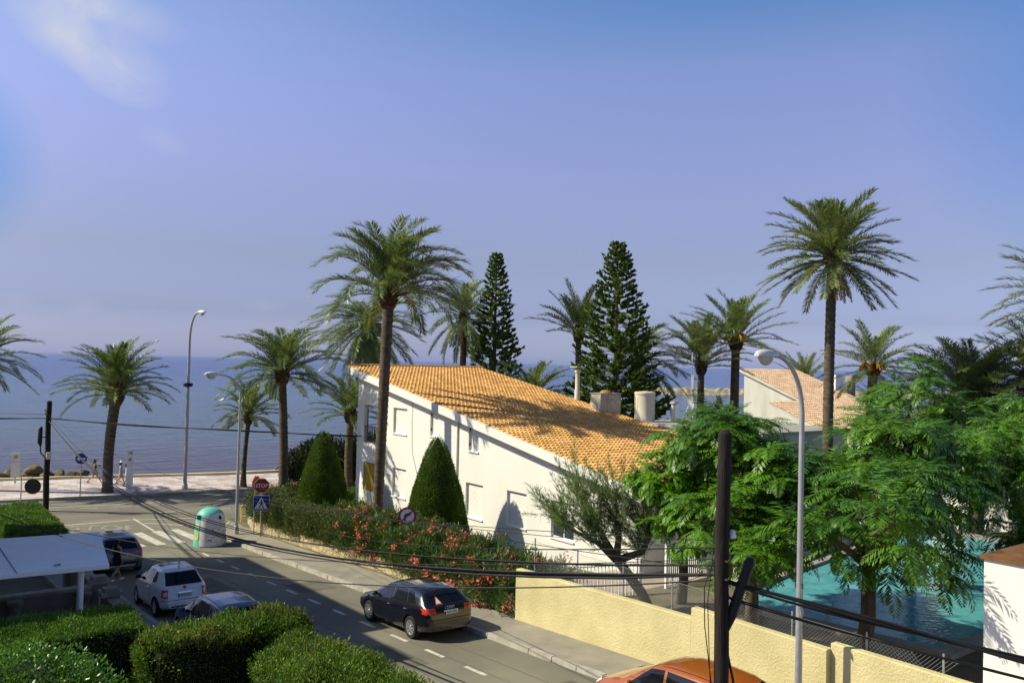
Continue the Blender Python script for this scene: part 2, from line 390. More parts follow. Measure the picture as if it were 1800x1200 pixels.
class MB:
    def __init__(s): s.v = []; s.f = []; s.m = []
    def add(s, vs, fs, mi=0):
        b = len(s.v); s.v += [tuple(p) for p in vs]
        for f in fs: s.f.append(tuple(b + i for i in f)); s.m.append(mi)
        return s
    def box(s, x0, x1, y0, y1, z0, z1, mi=0):
        return s.add([(x0, y0, z0), (x1, y0, z0), (x1, y1, z0), (x0, y1, z0), (x0, y0, z1), (x1, y0, z1), (x1, y1, z1), (x0, y1, z1)],
                     [(0, 3, 2, 1), (4, 5, 6, 7), (0, 1, 5, 4), (1, 2, 6, 5), (2, 3, 7, 6), (3, 0, 4, 7)], mi)
    def obox(s, c, sx, sy, sz, M=None, mi=0):
        M = M or Matrix.Identity(3); c = Vector(c)
        vs = [c + M @ Vector((x * sx / 2, y * sy / 2, z * sz / 2)) for z in (-1, 1) for x, y in ((-1, -1), (1, -1), (1, 1), (-1, 1))]
        return s.add(vs, [(0, 3, 2, 1), (4, 5, 6, 7), (0, 1, 5, 4), (1, 2, 6, 5), (2, 3, 7, 6), (3, 0, 4, 7)], mi)
    def tube(s, pts, rad, n=8, caps=True, mi=0):
        pts = [Vector(p) for p in pts]; k = len(pts)
        rad = rad if isinstance(rad, (list, tuple)) else [rad] * k
        vs = []; prev = None
        for i, p in enumerate(pts):
            d = (pts[min(i + 1, k - 1)] - pts[max(i - 1, 0)])
            d = d.normalized() if d.length > 1e-9 else Vector((0, 0, 1))
            if prev is None: a = d.orthogonal().normalized()
            else:
                a = prev - d * prev.dot(d); a = a.normalized() if a.length > 1e-6 else d.orthogonal().normalized()
            prev = a; b = d.cross(a)
            for j in range(n):
                t = 2 * math.pi * j / n
                vs.append(p + (a * math.cos(t) + b * math.sin(t)) * rad[i])
        fs = [(i * n + j, i * n + (j + 1) % n, (i + 1) * n + (j + 1) % n, (i + 1) * n + j) for i in range(k - 1) for j in range(n)]
        if caps: fs += [tuple(range(n - 1, -1, -1)), tuple((k - 1) * n + j for j in range(n))]
        return s.add(vs, fs, mi)
    def lathe(s, prof, n=16, c=(0, 0, 0), M=None, caps=True, mi=0, a0=0.0, a1=2 * math.pi):
        M = M or Matrix.Identity(3); c = Vector(c); k = len(prof)
        full = abs(a1 - a0 - 2 * math.pi) < 1e-6
        m = n if full else n + 1
        vs = [c + M @ Vector((r * math.cos(a0 + (a1 - a0) * j / n), r * math.sin(a0 + (a1 - a0) * j / n), z)) for r, z in prof for j in range(m)]
        fs = [(i * m + j, i * m + (j + 1) % m, (i + 1) * m + (j + 1) % m, (i + 1) * m + j) for i in range(k - 1) for j in range(n)]
        if caps and full: fs += [tuple(range(m - 1, -1, -1)), tuple((k - 1) * m + j for j in range(m))]
        return s.add(vs, fs, mi)
    def prism(s, poly, fn, d0, d1, mi=0):
        """poly of 2-D points extruded from d0 to d1; fn(u, v, d) gives the 3-D point"""
        n = len(poly)
        vs = [fn(u, v, d0) for u, v in poly] + [fn(u, v, d1) for u, v in poly]
        return s.add(vs, [tuple(range(n)), tuple(range(2 * n - 1, n - 1, -1))] + [(i, i + n, (i + 1) % n + n, (i + 1) % n) for i in range(n)], mi)
    def build(s, name, mats, parent=None, local=False, smooth=False, ang=40, **kw):
        V = np.array([tuple(p) for p in s.v], dtype=np.float64)
        loc = None
        if parent is None:
            loc = np.array([(V[:, 0].min() + V[:, 0].max()) / 2, (V[:, 1].min() + V[:, 1].max()) / 2, V[:, 2].min()]); V = V - loc
        else: V = shift(parent, V, local)
        me = bpy.data.meshes.new(name)
        me.from_pydata(V.tolist(), [], s.f)
        ml = mats if isinstance(mats, (list, tuple)) else [mats]
        for m in ml: me.materials.append(m)
        if len(ml) > 1: me.polygons.foreach_set('material_index', s.m)
        bm = bmesh.new(); bm.from_mesh(me); bmesh.ops.recalc_face_normals(bm, faces=bm.faces); bm.to_mesh(me); bm.free()
        me.update()
        o = put(name, me, parent, smooth, ang, **kw)
        if loc is not None: o.location = loc
        return o

def text_mb(mb, body, size, fn, depth=0.004, align='CENTER', sx=1.0, mi=0):
    """lettering as flat extruded mesh; fn(x, y, d) places the glyph plane"""
    cu = bpy.data.curves.new('lettering', 'FONT'); cu.body = body; cu.size = size; cu.align_x = align; cu.align_y = 'CENTER'
    cu.resolution_u = 3; cu.extrude = depth; cu.offset = size * .012
    o = bpy.data.objects.new('lettering', cu); COL.objects.link(o)
    dg = bpy.context.evaluated_depsgraph_get()
    me = bpy.data.meshes.new_from_object(o.evaluated_get(dg))
    mb.add([fn(v.co.x * sx, v.co.y, v.co.z) for v in me.vertices], [tuple(p.vertices) for p in me.polygons], mi)
    bpy.data.objects.remove(o); bpy.data.curves.remove(cu); bpy.data.meshes.remove(me)

def unit(a): return a / np.maximum(np.linalg.norm(a, axis=-1, keepdims=True), 1e-9)
def rhombs(C, D, S, ln, wd, mid=.45):
    """leaf-shaped quads: base, side, tip, side"""
    ln = np.asarray(ln).reshape(-1, 1); wd = np.asarray(wd).reshape(-1, 1)
    V = np.stack([C, C + D * ln * mid + S * wd / 2, C + D * ln, C + D * ln * mid - S * wd / 2], 1).reshape(-1, 3)
    return V, np.arange(len(V)).reshape(-1, 4)
def cat_meshes(parts):
    V = []; F = []; b = 0
    for v, f in parts: V.append(v); F.append(f + b); b += len(v)
    return np.concatenate(V), np.concatenate(F)

def gz(s):
    """height of the side street at distance s towards the sea"""
    if s < 36.5: return .48 + .055 * (36.5 - s)
    if s < 53.95:
        q = s - 36.5
        return .48 - .055 * q + .055 * q * q / (2 * 17.45)
    return 0.0
def far_kerb(x): return 61.75 - .164 * (x - 7)
def near_kerb(x): return 49.8 - .164 * (x - 18.5)
COAST = [(-300, 155), (8, 71.5), (24, 67.3), (60, 64), (140, 72), (500, 130)]
def coast(x):
    for (a, b), (c, d) in zip(COAST, COAST[1:]):
        if x <= c: return b + (d - b) * (x - a) / (c - a)
    return COAST[-1][1]
TERR = 2.0

# ------------------------------------------------------------------ setting: ground, roads, sea
def ground_h(x, y):
    if y > coast(x) - .4: return -2.2
    if x > 16.7 and y < 17.7: return TERR
    if x > 16.7 and y < 22: return TERR - (y - 17.7) / 4.3 * .5
    if x > 16.7 and y < 50: return gz(y) + .15
    return gz(y) - .05
xs = [-300, -150, -80, -40, -20, -10, -4, 0, 3, 5, 7, 9, 12, 14, 16.52, 16.72, 18, 20, 22, 24, 28, 32, 38, 45, 60, 80, 100, 140, 200, 300, 500]
mb = MB()
rows = [[y for y in range(-60, -20, 10)] + [-20 + 1.3 * i for i in range(60)]] [0]
grid = []
for x in xs:
    ys = [y for y in rows if y < 57] + [coast(x) - .5, coast(x) - .3, coast(x) + 3]
    grid.append([(x, y, ground_h(x, y)) for y in ys])
for i in range(len(xs) - 1):
    a, b = grid[i], grid[i + 1]
    n = min(len(a), len(b))
    for j in range(n - 1):
        mb.add([a[j], b[j], b[j + 1], a[j + 1]], [(0, 1, 2, 3)])
mb.build('ground', MT['lawn'], kind='structure')

ST_L, ST_R = 7.6, 14.75
KERB = [(14.75, 41.5), (14.9, 43.5), (15.5, 45.8), (16.6, 48.0), (18.5, 49.8)]
def kerb_x(y):
    if y <= 41.5: return 14.75
    for (a, b), (c, d) in zip(KERB, KERB[1:]):
        if y <= d: return a + (c - a) * (y - b) / (d - b)
    return 18.5
def left_x(y): return ST_L if y < 46 else ST_L - (y - 46) ** 2 * .12
ys = [-20 + 1.0 * i for i in range(75)]
mb = MB()
for a, b in zip(ys, ys[1:]):
    if b > 53.9: break
    mb.add([(left_x(a), a, gz(a)), (kerb_x(a), a, gz(a)), (kerb_x(b), b, gz(b)), (left_x(b), b, gz(b))], [(0, 1, 2, 3)])
mb.build('street', MT['asphalt'], kind='structure')
mb = MB()
sx_ = [-120, -60, -30, -10, 0, 4, 7, 10, 13, 16, 18.5, 22, 30, 45, 70, 110]
def sr_near(x): return 50.0 if 4 <= x <= 18.4 else (51.5 - .164 * (x - 4) if x < 4 else near_kerb(x))
for a, b in zip(sx_, sx_[1:]):
    mb.add([(a, sr_near(a), -.008), (b, sr_near(b), -.008), (b, far_kerb(b), -.008), (a, far_kerb(a), -.008)], [(0, 1, 2, 3)])
mb.build('sea_road', MT['asphalt_sea'], kind='structure')
# promenade, its kerb and the low sea wall
mb = MB(); kb = MB()
for a, b in zip(sx_, sx_[1:]):
    mb.add([(a, far_kerb(a) + .2, .14), (b, far_kerb(b) + .2, .14), (b, coast(b) - .35, .14), (a, coast(a) - .35, .14)], [(0, 1, 2, 3)])
    kb.add([(a, far_kerb(a), -.02), (b, far_kerb(b), -.02), (b, far_kerb(b) + .2, -.02), (a, far_kerb(a) + .2, -.02), (a, far_kerb(a), .145), (b, far_kerb(b), .145), (b, far_kerb(b) + .2, .145), (a, far_kerb(a) + .2, .145)],
           [(0, 1, 5, 4), (4, 5, 6, 7), (3, 2, 6, 7), (0, 3, 2, 1)])
mb.build('promenade', MT['promenade'], kind='structure')
kb.build('promenade_kerb', MT['kerb'], kind='structure')
mb = MB()
xw = [-120, -60, -30] + [-12 + 1.6 * i for i in range(60)]
rw = random.Random(3)
prof = [(xx, coast(xx), .30 + rw.uniform(-.05, .06), .45 + rw.uniform(-.06, .08)) for xx in xw]
for (x0, y0, h0, t0), (x1, y1, h1, t1) in zip(prof, prof[1:]):
    mb.add([(x0, y0 - t0, -.1), (x1, y1 - t1, -.1), (x1, y1 + t1, -1.2), (x0, y0 + t0, -1.2), (x0, y0 - t0 * .85, h0), (x1, y1 - t1 * .85, h1), (x1, y1 + t1 * .8, h1 - .04), (x0, y0 + t0 * .8, h0 - .04)],
           [(0, 1, 5, 4), (4, 5, 6, 7), (3, 2, 6, 7), (0, 3, 7, 4), (1, 2, 6, 5)])
mb.build('sea_wall', MT['seawall'], label='low uneven yellowish stone wall between promenade and water', cat='wall')
# street kerbs and pavements
def strip(y0, y1, xl, xr, zt, zb, name, m, step=1.0, **kw):
    mb = MB(); y = y0
    while y < y1 - 1e-6:
        b = min(y + step, y1)
        v = [(xl(y), y, gz(y) + zb), (xr(y), y, gz(y) + zb), (xr(b), b, gz(b) + zb), (xl(b), b, gz(b) + zb),
             (xl(y), y, gz(y) + zt), (xr(y), y, gz(y) + zt), (xr(b), b, gz(b) + zt), (xl(b), b, gz(b) + zt)]
        mb.add(v, [(4, 5, 6, 7), (0, 4, 7, 3), (1, 2, 6, 5)]); y = b
    return mb.build(name, m, **kw)
# kerb stones with open joints
mb = MB(); y = -10.0; rk = random.Random(5)
while y < 49.6:
    b = min(y + .98, 49.7); j = .012
    h = .135 + rk.uniform(-.008, .008); o = rk.uniform(-.012, .012)
    x0, x1 = kerb_x(y + j) + o, kerb_x(b - j) + o
    mb.add([(x0, y + j, gz(y) - .05), (x0 + .17, y + j, gz(y) - .05), (x1 + .17, b - j, gz(b) - .05), (x1, b - j, gz(b) - .05),
            (x0 + .02, y + j, gz(y) + h), (x0 + .17, y + j, gz(y) + h), (x1 + .17, b - j, gz(b) + h), (x1 + .02, b - j, gz(b) + h)],
           [(4, 5, 6, 7), (0, 1, 5, 4), (1, 2, 6, 5), (2, 3, 7, 6), (3, 0, 4, 7)])
    y = b
mb.build('street_kerb', MT['kerb'], kind='structure')
def pave_r(y): return 16.6 if y < 43 else 16.6 + (y - 43) * .75
strip(-10, 49.7, lambda y: kerb_x(y) + .15, pave_r, .12, -.05, 'pavement', MT['sidewalk'], kind='structure')
strip(-10, 47, lambda y: 6.0, lambda y: left_x(y) - .17, .12, -.05, 'opposite_pavement', MT['sidewalk'], kind='structure')
strip(-10, 47, lambda y: left_x(y) - .17, lambda y: left_x(y), .13, -.05, 'opposite_kerb', MT['kerb'], kind='structure')
mb = MB()
for a, b in ((18.5, 22), (22, 30), (30, 45), (45, 70)):
    mb.add([(a, near_kerb(a) - 1.6, .12), (b, near_kerb(b) - 1.6, .12), (b, near_kerb(b), .12), (a, near_kerb(a), .12), (a, near_kerb(a), -.02), (b, near_kerb(b), -.02)], [(0, 1, 2, 3), (3, 2, 5, 4)])
mb.build('sea_road_pavement', MT['sidewalk'], kind='structure')

# road markings: real paint sheets 5 mm above the asphalt
mk = MB()
def mark(p, q, wd, z=None, mb=mk):
    p = Vector(p); q = Vector(q); d = (q - p).normalized(); n = Vector((-d.y, d.x)) * wd / 2
    k = max(1, int((q - p).length / 1.0)); pts = [p + (q - p) * i / k for i in range(k + 1)]
    for a, b in zip(pts, pts[1:]):
        c = [a - n, b - n, b + n, a + n]
        mb.add([(v.x, v.y, gz(v.y) + .006) for v in c], [(0, 1, 2, 3)])
for i in range(-6, 12):
    y = 18.1 + 1.97 * i
    mark((12.77, y - .47), (12.77, y + .47), .13)
for i in range(5):
    x = 10.0 + .93 * i
    mark((x, 43.6), (x - .15, 47.7), .46)
mark((13.75, 44.6), (13.6, 47.5), .46)
mark((9.0, 52.0), (12.3, 51.9), .18); mark((12.3, 51.9), (15.6, 50.7), .13)
mark((12.6, 52.2), (12.58, 47.8), .12)
mark((12.75, 50.5), (14.7, 48.3), .13); mark((14.7, 48.3), (16.2, 47.2), .13)
mark((2, 59.5), (14.4, 57.45), .14); mark((14.4, 57.45), (24, 55.5), .14)
for i in range(6):
    x = 5.0 + 1.9 * i; mark((x, 58.15 - .164 * (x - 5)), (x + .9, 58.0 - .164 * (x - 4.1)), .12)
for x in (10.8, 14.7, 18.6, 22.5): mark((x, 59.35 - .17 * (x - 10.8)), (x + 1, 59.2 - .17 * (x - 10.8)), .12)
for x in (14.2, 17.0, 19.8): mark((x, 53.6 - .164 * (x - 14)), (x + 1.4, 53.4 - .164 * (x - 14)), .12)
# the word across the lane, read by a driver heading for the sea
text_mb(mk, 'STOP', 2.1, lambda x, y, d: (10.55 + x * .62 + y * .22, 50.05 + y * .95 - x * .36, gz(50.05 + y) + .01), depth=.001)
mk.build('road_markings', MT['paint'], kind='structure')

# wear: repaired patches, the long joint, a manhole lid
def sheet(x0, x1, y0, y1, h):
    m_ = MB(); y = y0
    while y < y1 - 1e-6:
        b = min(y + 1, y1); m_.add([(x0, y, gz(y) + h), (x1, y, gz(y) + h), (x1, b, gz(b) + h), (x0, b, gz(b) + h)], [(0, 1, 2, 3)]); y = b
    return m_
MT['patch'] = mat('asphalt_patch', (.150, .140, .105), .95, c2=(.105, .098, .075), scale=1.5, bump=.4, bscale=80, detail=9)
for q in ((11.1, 12.2, 19.4, 21.7), (10.4, 11.3, 30.2, 34.6), (13.0, 14.4, 29.5, 31.2), (12.9, 14.2, 14.2, 16.0)): sheet(*q, .003).build('road_patch', MT['patch'], kind='structure')
sheet(11.62, 11.65, -5, 46, .0045).build('road_joint', MT['soil'], kind='structure')
sheet(13.62, 13.64, 4, 41, .0045).build('road_joint', MT['soil'], kind='structure')
MB().lathe([(.34, 0), (.34, .012), (.30, .013), (.29, .008), (.02, .008)], 28, (10.9, 25.5, gz(25.5))).build('manhole_lid', MT['grey'], label='round cast manhole lid in the middle of the street', cat='manhole')
# sea out to the horizon
mb = MB()
SEA = -.7
ring = [(-300, 157), (-150, 113), (-60, 90), (8, 72), (24, 67.6), (60, 64.5), (140, 72.5), (500, 131), (3000, 800)]
mb.add([(-40000, 20000, SEA)] + [(x, y, SEA) for x, y in ring] + [(60000, 20000, SEA), (60000, 60000, SEA), (-40000, 60000, SEA)], [tuple(range(len(ring) + 4))])
mb.build('sea', MT['sea'], kind='structure')
mb = MB()      # thin broken foam where the swell reaches the stones
rf = random.Random(9)
for i in range(60):
    x = rf.uniform(14, 26); y = coast(x) + rf.uniform(1.0, 6.5); l_ = rf.uniform(.2, 1.0)
    mb.add([(x, y, SEA + .01), (x + l_, y - .25 * l_, SEA + .01), (x + l_ * .8, y - .2 * l_ + rf.uniform(.03, .12), SEA + .01)], [(0, 1, 2)])
mb.build('surf', mat('foam', (.55, .56, .60), .8), kind='stuff')
# breakwater far out, rubble crest
rb = random.Random(4); mb = MB()
p0, p1 = Vector((222, 231)), Vector((420, 128))
n_ = 150; d_ = (p1 - p0).normalized(); q_ = Vector((-d_.y, d_.x)); secs = []
for i in range(n_ + 1):
    c = p0.lerp(p1, i / n_)
    secs.append([(c.x + q_.x * o_, c.y + q_.y * o_, SEA - .2 + h_ + (rb.uniform(-.25, .3) if h_ > .3 else 0)) for o_, h_ in ((-5, 0), (-3.2, 1.3), (-1.6, 2.4), (1.6, 2.5), (3.5, 1.2), (5, 0))])
for a, b in zip(secs, secs[1:]):
    for j in range(5): mb.add([a[j], b[j], b[j + 1], a[j + 1]], [(0, 1, 2, 3)])
mb.build('breakwater', MT['breakwater'], label='long pale rubble breakwater lying across the sea behind the palms', cat='breakwater')
# rocks at the water's edge
def rock(c, sx, sy, sz, seed, label):
    bm = bmesh.new(); bmesh.ops.create_icosphere(bm, subdivisions=3, radius=1)
    r = random.Random(seed); ph = [Vector((r.uniform(-1, 1), r.uniform(-1, 1), r.uniform(-1, 1))).normalized() for _ in range(9)]; am = [r.uniform(.50, .90) for _ in ph]
    for v in bm.verts:
        n = v.co.normalized(); k = 1.0 + .10 * math.sin(7 * n.x + seed) * math.sin(6 * n.z + 2 * seed)
        for p, a in zip(ph, am):
            d = n.dot(p)
            if d > 0 and d * k > a: k = a / d
        v.co = n * k * (1 + .05 * math.sin(13 * n.x + seed) * math.sin(11 * n.y))
        v.co = Vector((v.co.x * sx, v.co.y * sy, v.co.z * sz))
    me = bpy.data.meshes.new('shore_rock'); bm.to_mesh(me); bm.free(); me.materials.append(MT['rock'])
    o = put('shore_rock', me, None, True, 28, label, 'rock', 'rocks at the water edge'); o.location = c; o.rotation_euler.z = r.uniform(0, 6)
    return o
RK = [((7.9, 73.6, .15), .9, .6, .40, 'low tan rock at the left end of the shore rocks'),
      ((8.9, 73.9, .2), .7, .6, .45, 'tan rock tucked behind the pale grey information post'),
      ((9.9, 73.0, .1), .6, .45, .36, 'small angular rock just right of the pale grey post'),
      ((10.7, 74.0, .25), 1.0, .7, .62, 'biggest dark brown boulder of the shore rocks'),
      ((11.3, 72.7, .1), .55, .45, .34, 'pale rock in front of the biggest boulder'),
      ((12.1, 73.4, .1), .7, .5, .42, 'flat tan rock right of the biggest boulder'),
      ((12.9, 72.9, .05), .45, .4, .30, 'small brown rock right of the flat tan rock'),
      ((13.9, 74.0, -.1), .8, .5, .40, 'dark wet rock farthest right beyond the tarred pole'),
      ((7.0, 74.2, .1), .8, .6, .42, 'brown rock cut off by the left edge')]
for i, (c, a, b, h, lb) in enumerate(RK): rock(c, a, b, h, i + 11, lb)

# ------------------------------------------------------------------ the white house
def wall_x(mb, X, y0, y1, z0, holes, ztop, depth, th=.25):
    """wall in the plane x = X seen from -x, with rectangular openings (ya, yb, za, zb) and their reveals; ztop(y) cuts the top"""
    Ys = sorted({y0, y1} | {h[i] for h in holes for i in (0, 1)}); Zs = sorted({z0} | {h[i] for h in holes for i in (2, 3)})
    for a, b in zip(Ys, Ys[1:]):
        zz = Zs + [None]
        for c, d in zip(zz, zz[1:]):
            if d is not None and any(h[0] <= (a + b) / 2 <= h[1] and h[2] <= (c + d) / 2 <= h[3] for h in holes): continue
            ta, tb = ztop(a), ztop(b)
            if d is not None: ta, tb = min(ta, d), min(tb, d)
            if max(ta, tb) <= c + 1e-4: continue
            if ta < c: mb.add([(X, a + (b - a) * (c - ta) / (tb - ta), c), (X, b, c), (X, b, tb)], [(0, 1, 2)])
            elif tb < c: mb.add([(X, a, c), (X, a + (b - a) * (ta - c) / (ta - tb), c), (X, a, ta)], [(0, 1, 2)])
            else: mb.add([(X, a, c), (X, b, c), (X, b, tb), (X, a, ta)], [(0, 1, 2, 3)])
    for a, b, c, d in holes:
        e = X + depth
        mb.add([(X, a, c), (X, b, c), (X, b, d), (X, a, d), (e, a, c), (e, b, c), (e, b, d), (e, a, d)], [(0, 1, 5, 4), (1, 2, 6, 5), (2, 3, 7, 6), (3, 0, 4, 7)])

XF, YB, YE = 23.17, 45.45, 22.6          # facade plane, sea end, land end
SL = (9.03 - 4.9) / (46.14 - 22.44)
def roof_z(y): return 9.03 - SL * (46.14 - y)
HB = thing('white_house', 'white two storey house with long sloping orange tiled roof and closed white shutters', 'house', (28, 34, 0))
LOW = [(39.68, 41.14, 2.07, 3.60), (32.58, 34.0, 2.07, 3.67), (29.28, 30.72, 2.20, 3.72), (26.15, 27.6, 2.2, 3.73)]
UPP = [(39.71, 41.19, 5.47, 6.84), (36.6, 37.36, 5.62, 6.88), (33.02, 33.85, 5.19, 6.35)]
BAL = (42.2, 44.6, 4.65, 6.84); AWN = (42.3, 44.55, 1.93, 3.56)
mb = MB()
wall_x(mb, XF, YE, YB, 1.2, LOW + UPP + [BAL, AWN], lambda y: roof_z(y) - .32, .2)
XB = 32.0
mb.add([(XF, YE, 1.2), (XB, YE, 1.2), (XB, YE, roof_z(YE) - .32), (XF, YE, roof_z(YE) - .32)], [(0, 1, 2, 3)])
mb.add([(XB, YE, 1.2), (XB, YB, 1.2), (XB, YB, roof_z(YB) - .32), (XB, YE, roof_z(YE) - .32)], [(0, 1, 2, 3)])
# sea front: solid except for the corner loggia's opening
for x0, x1, z0, z1 in ((XF, XF + .25, 1.2, 8.6), (XF + .25, XF + 2.4, 1.2, 4.62), (XF + .25, XF + 2.4, 6.95, 8.6), (XF + 2.4, XB, 1.2, 8.6)):
    mb.add([(x0, YB, z0), (x1, YB, z0), (x1, YB, z1), (x0, YB, z1)], [(0, 1, 2, 3)])
# loggia interior: floor, ceiling, back wall, side wall
mb.add([(XF + .2, 42.0, 4.6), (XF + 2.4, 42.0, 4.6), (XF + 2.4, YB, 4.6), (XF + .2, YB, 4.6), (XF + .2, 42.0, 6.97), (XF + 2.4, 42.0, 6.97), (XF + 2.4, YB, 6.97), (XF + .2, YB, 6.97)],
       [(0, 1, 2, 3), (4, 5, 6, 7), (0, 1, 5, 4), (1, 2, 6, 5)])
wall = mb.build('wall', MT['white'], HB)
mb = MB()
mb.add([(XF - .05, YE - .05, -.2), (XF - .05, YB + .05, -.2), (XF - .05, YB + .05, 1.22), (XF - .05, YE - .05, 1.22), (XF, YE, 1.22), (XF, YB, 1.22), (XB, YE - .05, 1.22), (XB, YE - .05, -.2), (XB, YB + .05, 1.22), (XB, YB + .05, -.2)],
       [(0, 1, 2, 3), (3, 2, 5, 4), (0, 3, 6, 7), (1, 2, 8, 9)])
mb.build('plinth', MT['plinth'], HB)
def shutter_window(h, parent, slats=True, recess=.13, partial=None, fm=None):
    a, b, c, d = h
    w_ = MB()
    t = .05
    x = XF + recess - .03
    for q in ((a, a + t, c, d), (b - t, b, c, d), (a + t, b - t, c, c + t), (a + t, b - t, d - t, d)): w_.box(x, x + .05, *q)
    wo_ = w_.build('window', MT['white_paint'], parent)
    s_ = MB(); z = c + t if partial is None else partial
    if slats:
        n_ = int((d - t - z) / .055)
        for i in range(n_):
            zz = z + i * (d - t - z) / n_; hh = (d - t - z) / n_
            s_.add([(x + .03, a + t, zz), (x + .03, b - t, zz), (x + .018, b - t, zz + hh * .85), (x + .018, a + t, zz + hh * .85), (x + .03, a + t, zz + hh), (x + .03, b - t, zz + hh)], [(0, 1, 2, 3), (3, 2, 5, 4)])
    else: s_.box(x + .02, x + .04, a + t, b - t, z, d - t)
    s_.build('shutter', MT['shutter'], wo_)
    if partial is not None:
        g_ = MB().box(x + .025, x + .03, a + t, b - t, c + t, z - .03); g_.build('pane', MT['glass'], wo_)
        g_ = MB().box(x + .005, x + .04, (a + b) / 2 - .02, (a + b) / 2 + .02, c + t, z - .04).box(x + .005, x + .04, a + t, b - t, z - .04, z); g_.build('frame', MT['white_paint'], wo_)
    MB().box(XF - .06, XF + recess - .035, a - .04, b + .04, c - .06, c - .002).build('sill', MT['white_paint'], wo_)
    return wo_
for h in LOW[:3]: shutter_window(h, HB)
shutter_window(LOW[3], HB, partial=3.05)
shutter_window(UPP[0], HB)
for h in UPP[1:]:
    wo_ = shutter_window(h, HB)
    for zz in (.2, .8): MB().box(XF + .04, XF + .1, h[1] - .035, h[1] - .004, h[2] + (h[3] - h[2]) * zz, h[2] + (h[3] - h[2]) * zz + .12).build('hinge', MT['darkiron'], wo_)
# loggia railing and the ochre awning below it
rl = MB()
rl.box(XF + .05, XF + .09, BAL[0], BAL[1], 5.58, 5.62); rl.box(XF + .05, XF + .09, BAL[0], BAL[1], 4.74, 4.77)
for i in range(19):
    y = BAL[0] + .06 + i * (BAL[1] - BAL[0] - .12) / 18; rl.box(XF + .06, XF + .08, y - .009, y + .009, 4.77, 5.58)
for i in range(14):
    x = XF + .2 + i * .15; rl.box(x - .009, x + .009, YB - .08, YB - .06, 4.6, 5.58)
rl.box(XF + .1, XF + 2.4, YB - .09, YB - .05, 5.58, 5.62)
rl.build('railing', MT['darkiron'], HB)
MB().box(XF + .06, XF + .09, AWN[0] + .005, AWN[1] - .005, AWN[2] + .005, AWN[3] - .005).build('awning', MT['ochre'], HB)
MB().box(XF + .19, XF + .2, AWN[0], AWN[1], AWN[2], AWN[3]).build('back_panel', MT['dark'], HB)
# roof slab with white verge board, barrel tiles on top
XO, XR, YT, YL = XF - .5, 32.45, 46.14, 21.9
rs = MB(); NRM = Vector((0, -SL, 1)).normalized()
def rp(x, y, h=0.0):
    p = Vector((x, y, roof_z(y))) + NRM * h
    return (p.x, p.y, p.z)
rs.add([rp(XO, YL, -.02), rp(XR, YL, -.02), rp(XR, YT, -.02), rp(XO, YT, -.02), rp(XO, YL, -.3), rp(XR, YL, -.3), rp(XR, YT, -.3), rp(XO, YT, -.3)],
       [(3, 2, 1, 0), (4, 5, 6, 7), (0, 1, 5, 4), (1, 2, 6, 5), (2, 3, 7, 6), (3, 0, 4, 7)])
roof = rs.build('roof', MT['white'], HB)
vb = MB()
vb.add([rp(XO - .03, YL - .03, .03), rp(XO - .03, YT + .03, .03), rp(XO - .03, YT + .03, -.36), rp(XO - .03, YL - .03, -.36), rp(XO + .08, YL - .03, .03), rp(XO + .08, YT + .03, .03), rp(XO + .08, YT + .03, -.36), rp(XO + .08, YL - .03, -.36)],
       [(0, 1, 2, 3), (4, 5, 1, 0), (3, 2, 6, 7), (1, 5, 6, 2), (0, 3, 7, 4), (4, 7, 6, 5)])
vb.box(XO - .05, XO - .02, 36.05, 36.4, roof_z(36.2) - .42, roof_z(36.2) - .06)
vb.build('verge_board', MT['white'], roof)
def tiles(mb, x0, x1, y0, y1, pz, px, py, seed, r_=.092):
    rr = random.Random(seed)
    nx = int((x1 - x0) / px); ny = int((y1 - y0) / py)
    px = (x1 - x0) / nx; py = (y1 - y0) / ny
    sag = [rr.uniform(-.008, .008) for _ in range(nx + 1)]
    for i in range(nx):
        xc = x0 + (i + .5) * px
        for j in range(ny):
            ya = y0 + j * py - .03; yb = ya + py + .05
            jx = rr.uniform(-.008, .008); lift = rr.uniform(0, .014)
            vs = []
            for y, rad, h in ((ya, r_, .034 + lift), (yb, r_ * .82, .004)):
                for k in range(6):
                    t = math.pi * k / 5
                    vs.append(pz(xc + jx - rad * math.cos(t), y, h + rad * .78 * math.sin(t)))
            fs = [(k, k + 1, k + 7, k + 6) for k in range(5)] + [(5, 4, 3, 2, 1, 0)]
            mb.add(vs, fs, 0)
    mb.add([pz(x0, y0, .005), pz(x1, y0, .005), pz(x1, y1, .005), pz(x0, y1, .005)], [(0, 1, 2, 3)], 1)
tm = MB(); tiles(tm, XO + .07, XR, YL, YT, rp, .23, .36, 1)
tm.build('roof_tiles', [MT['tile'], MT['tile_pan']], roof, smooth=True, ang=50)
rm = MB(); n_ = 0     # row of larger ridge tiles along the top edge
x = XO
while x < XR - .2:
    rm.lathe([(.12, 0), (.10, .42)], 8, rp(x, YT - .02, .04), Matrix.Rotation(R(90), 3, 'Y'), caps=False); x += .38
rm.build('ridge_tiles', MT['tile'], roof, smooth=True)
# downpipe and loose cable
MB().tube([(XF - .06, 34.75, 1.3), (XF - .06, 34.75, roof_z(34.75) - .4)], .045, 10).build('downpipe', MT['white'], HB, smooth=True)
MB().tube([(XF - .03, 39.1, 8.0), (XF - .03, 39.15, 6.2), (XF - .03, 39.05, 4.6), (XF - .03, 38.5, 3.5)], .012, 5).build('cable', MT['grey'], HB)
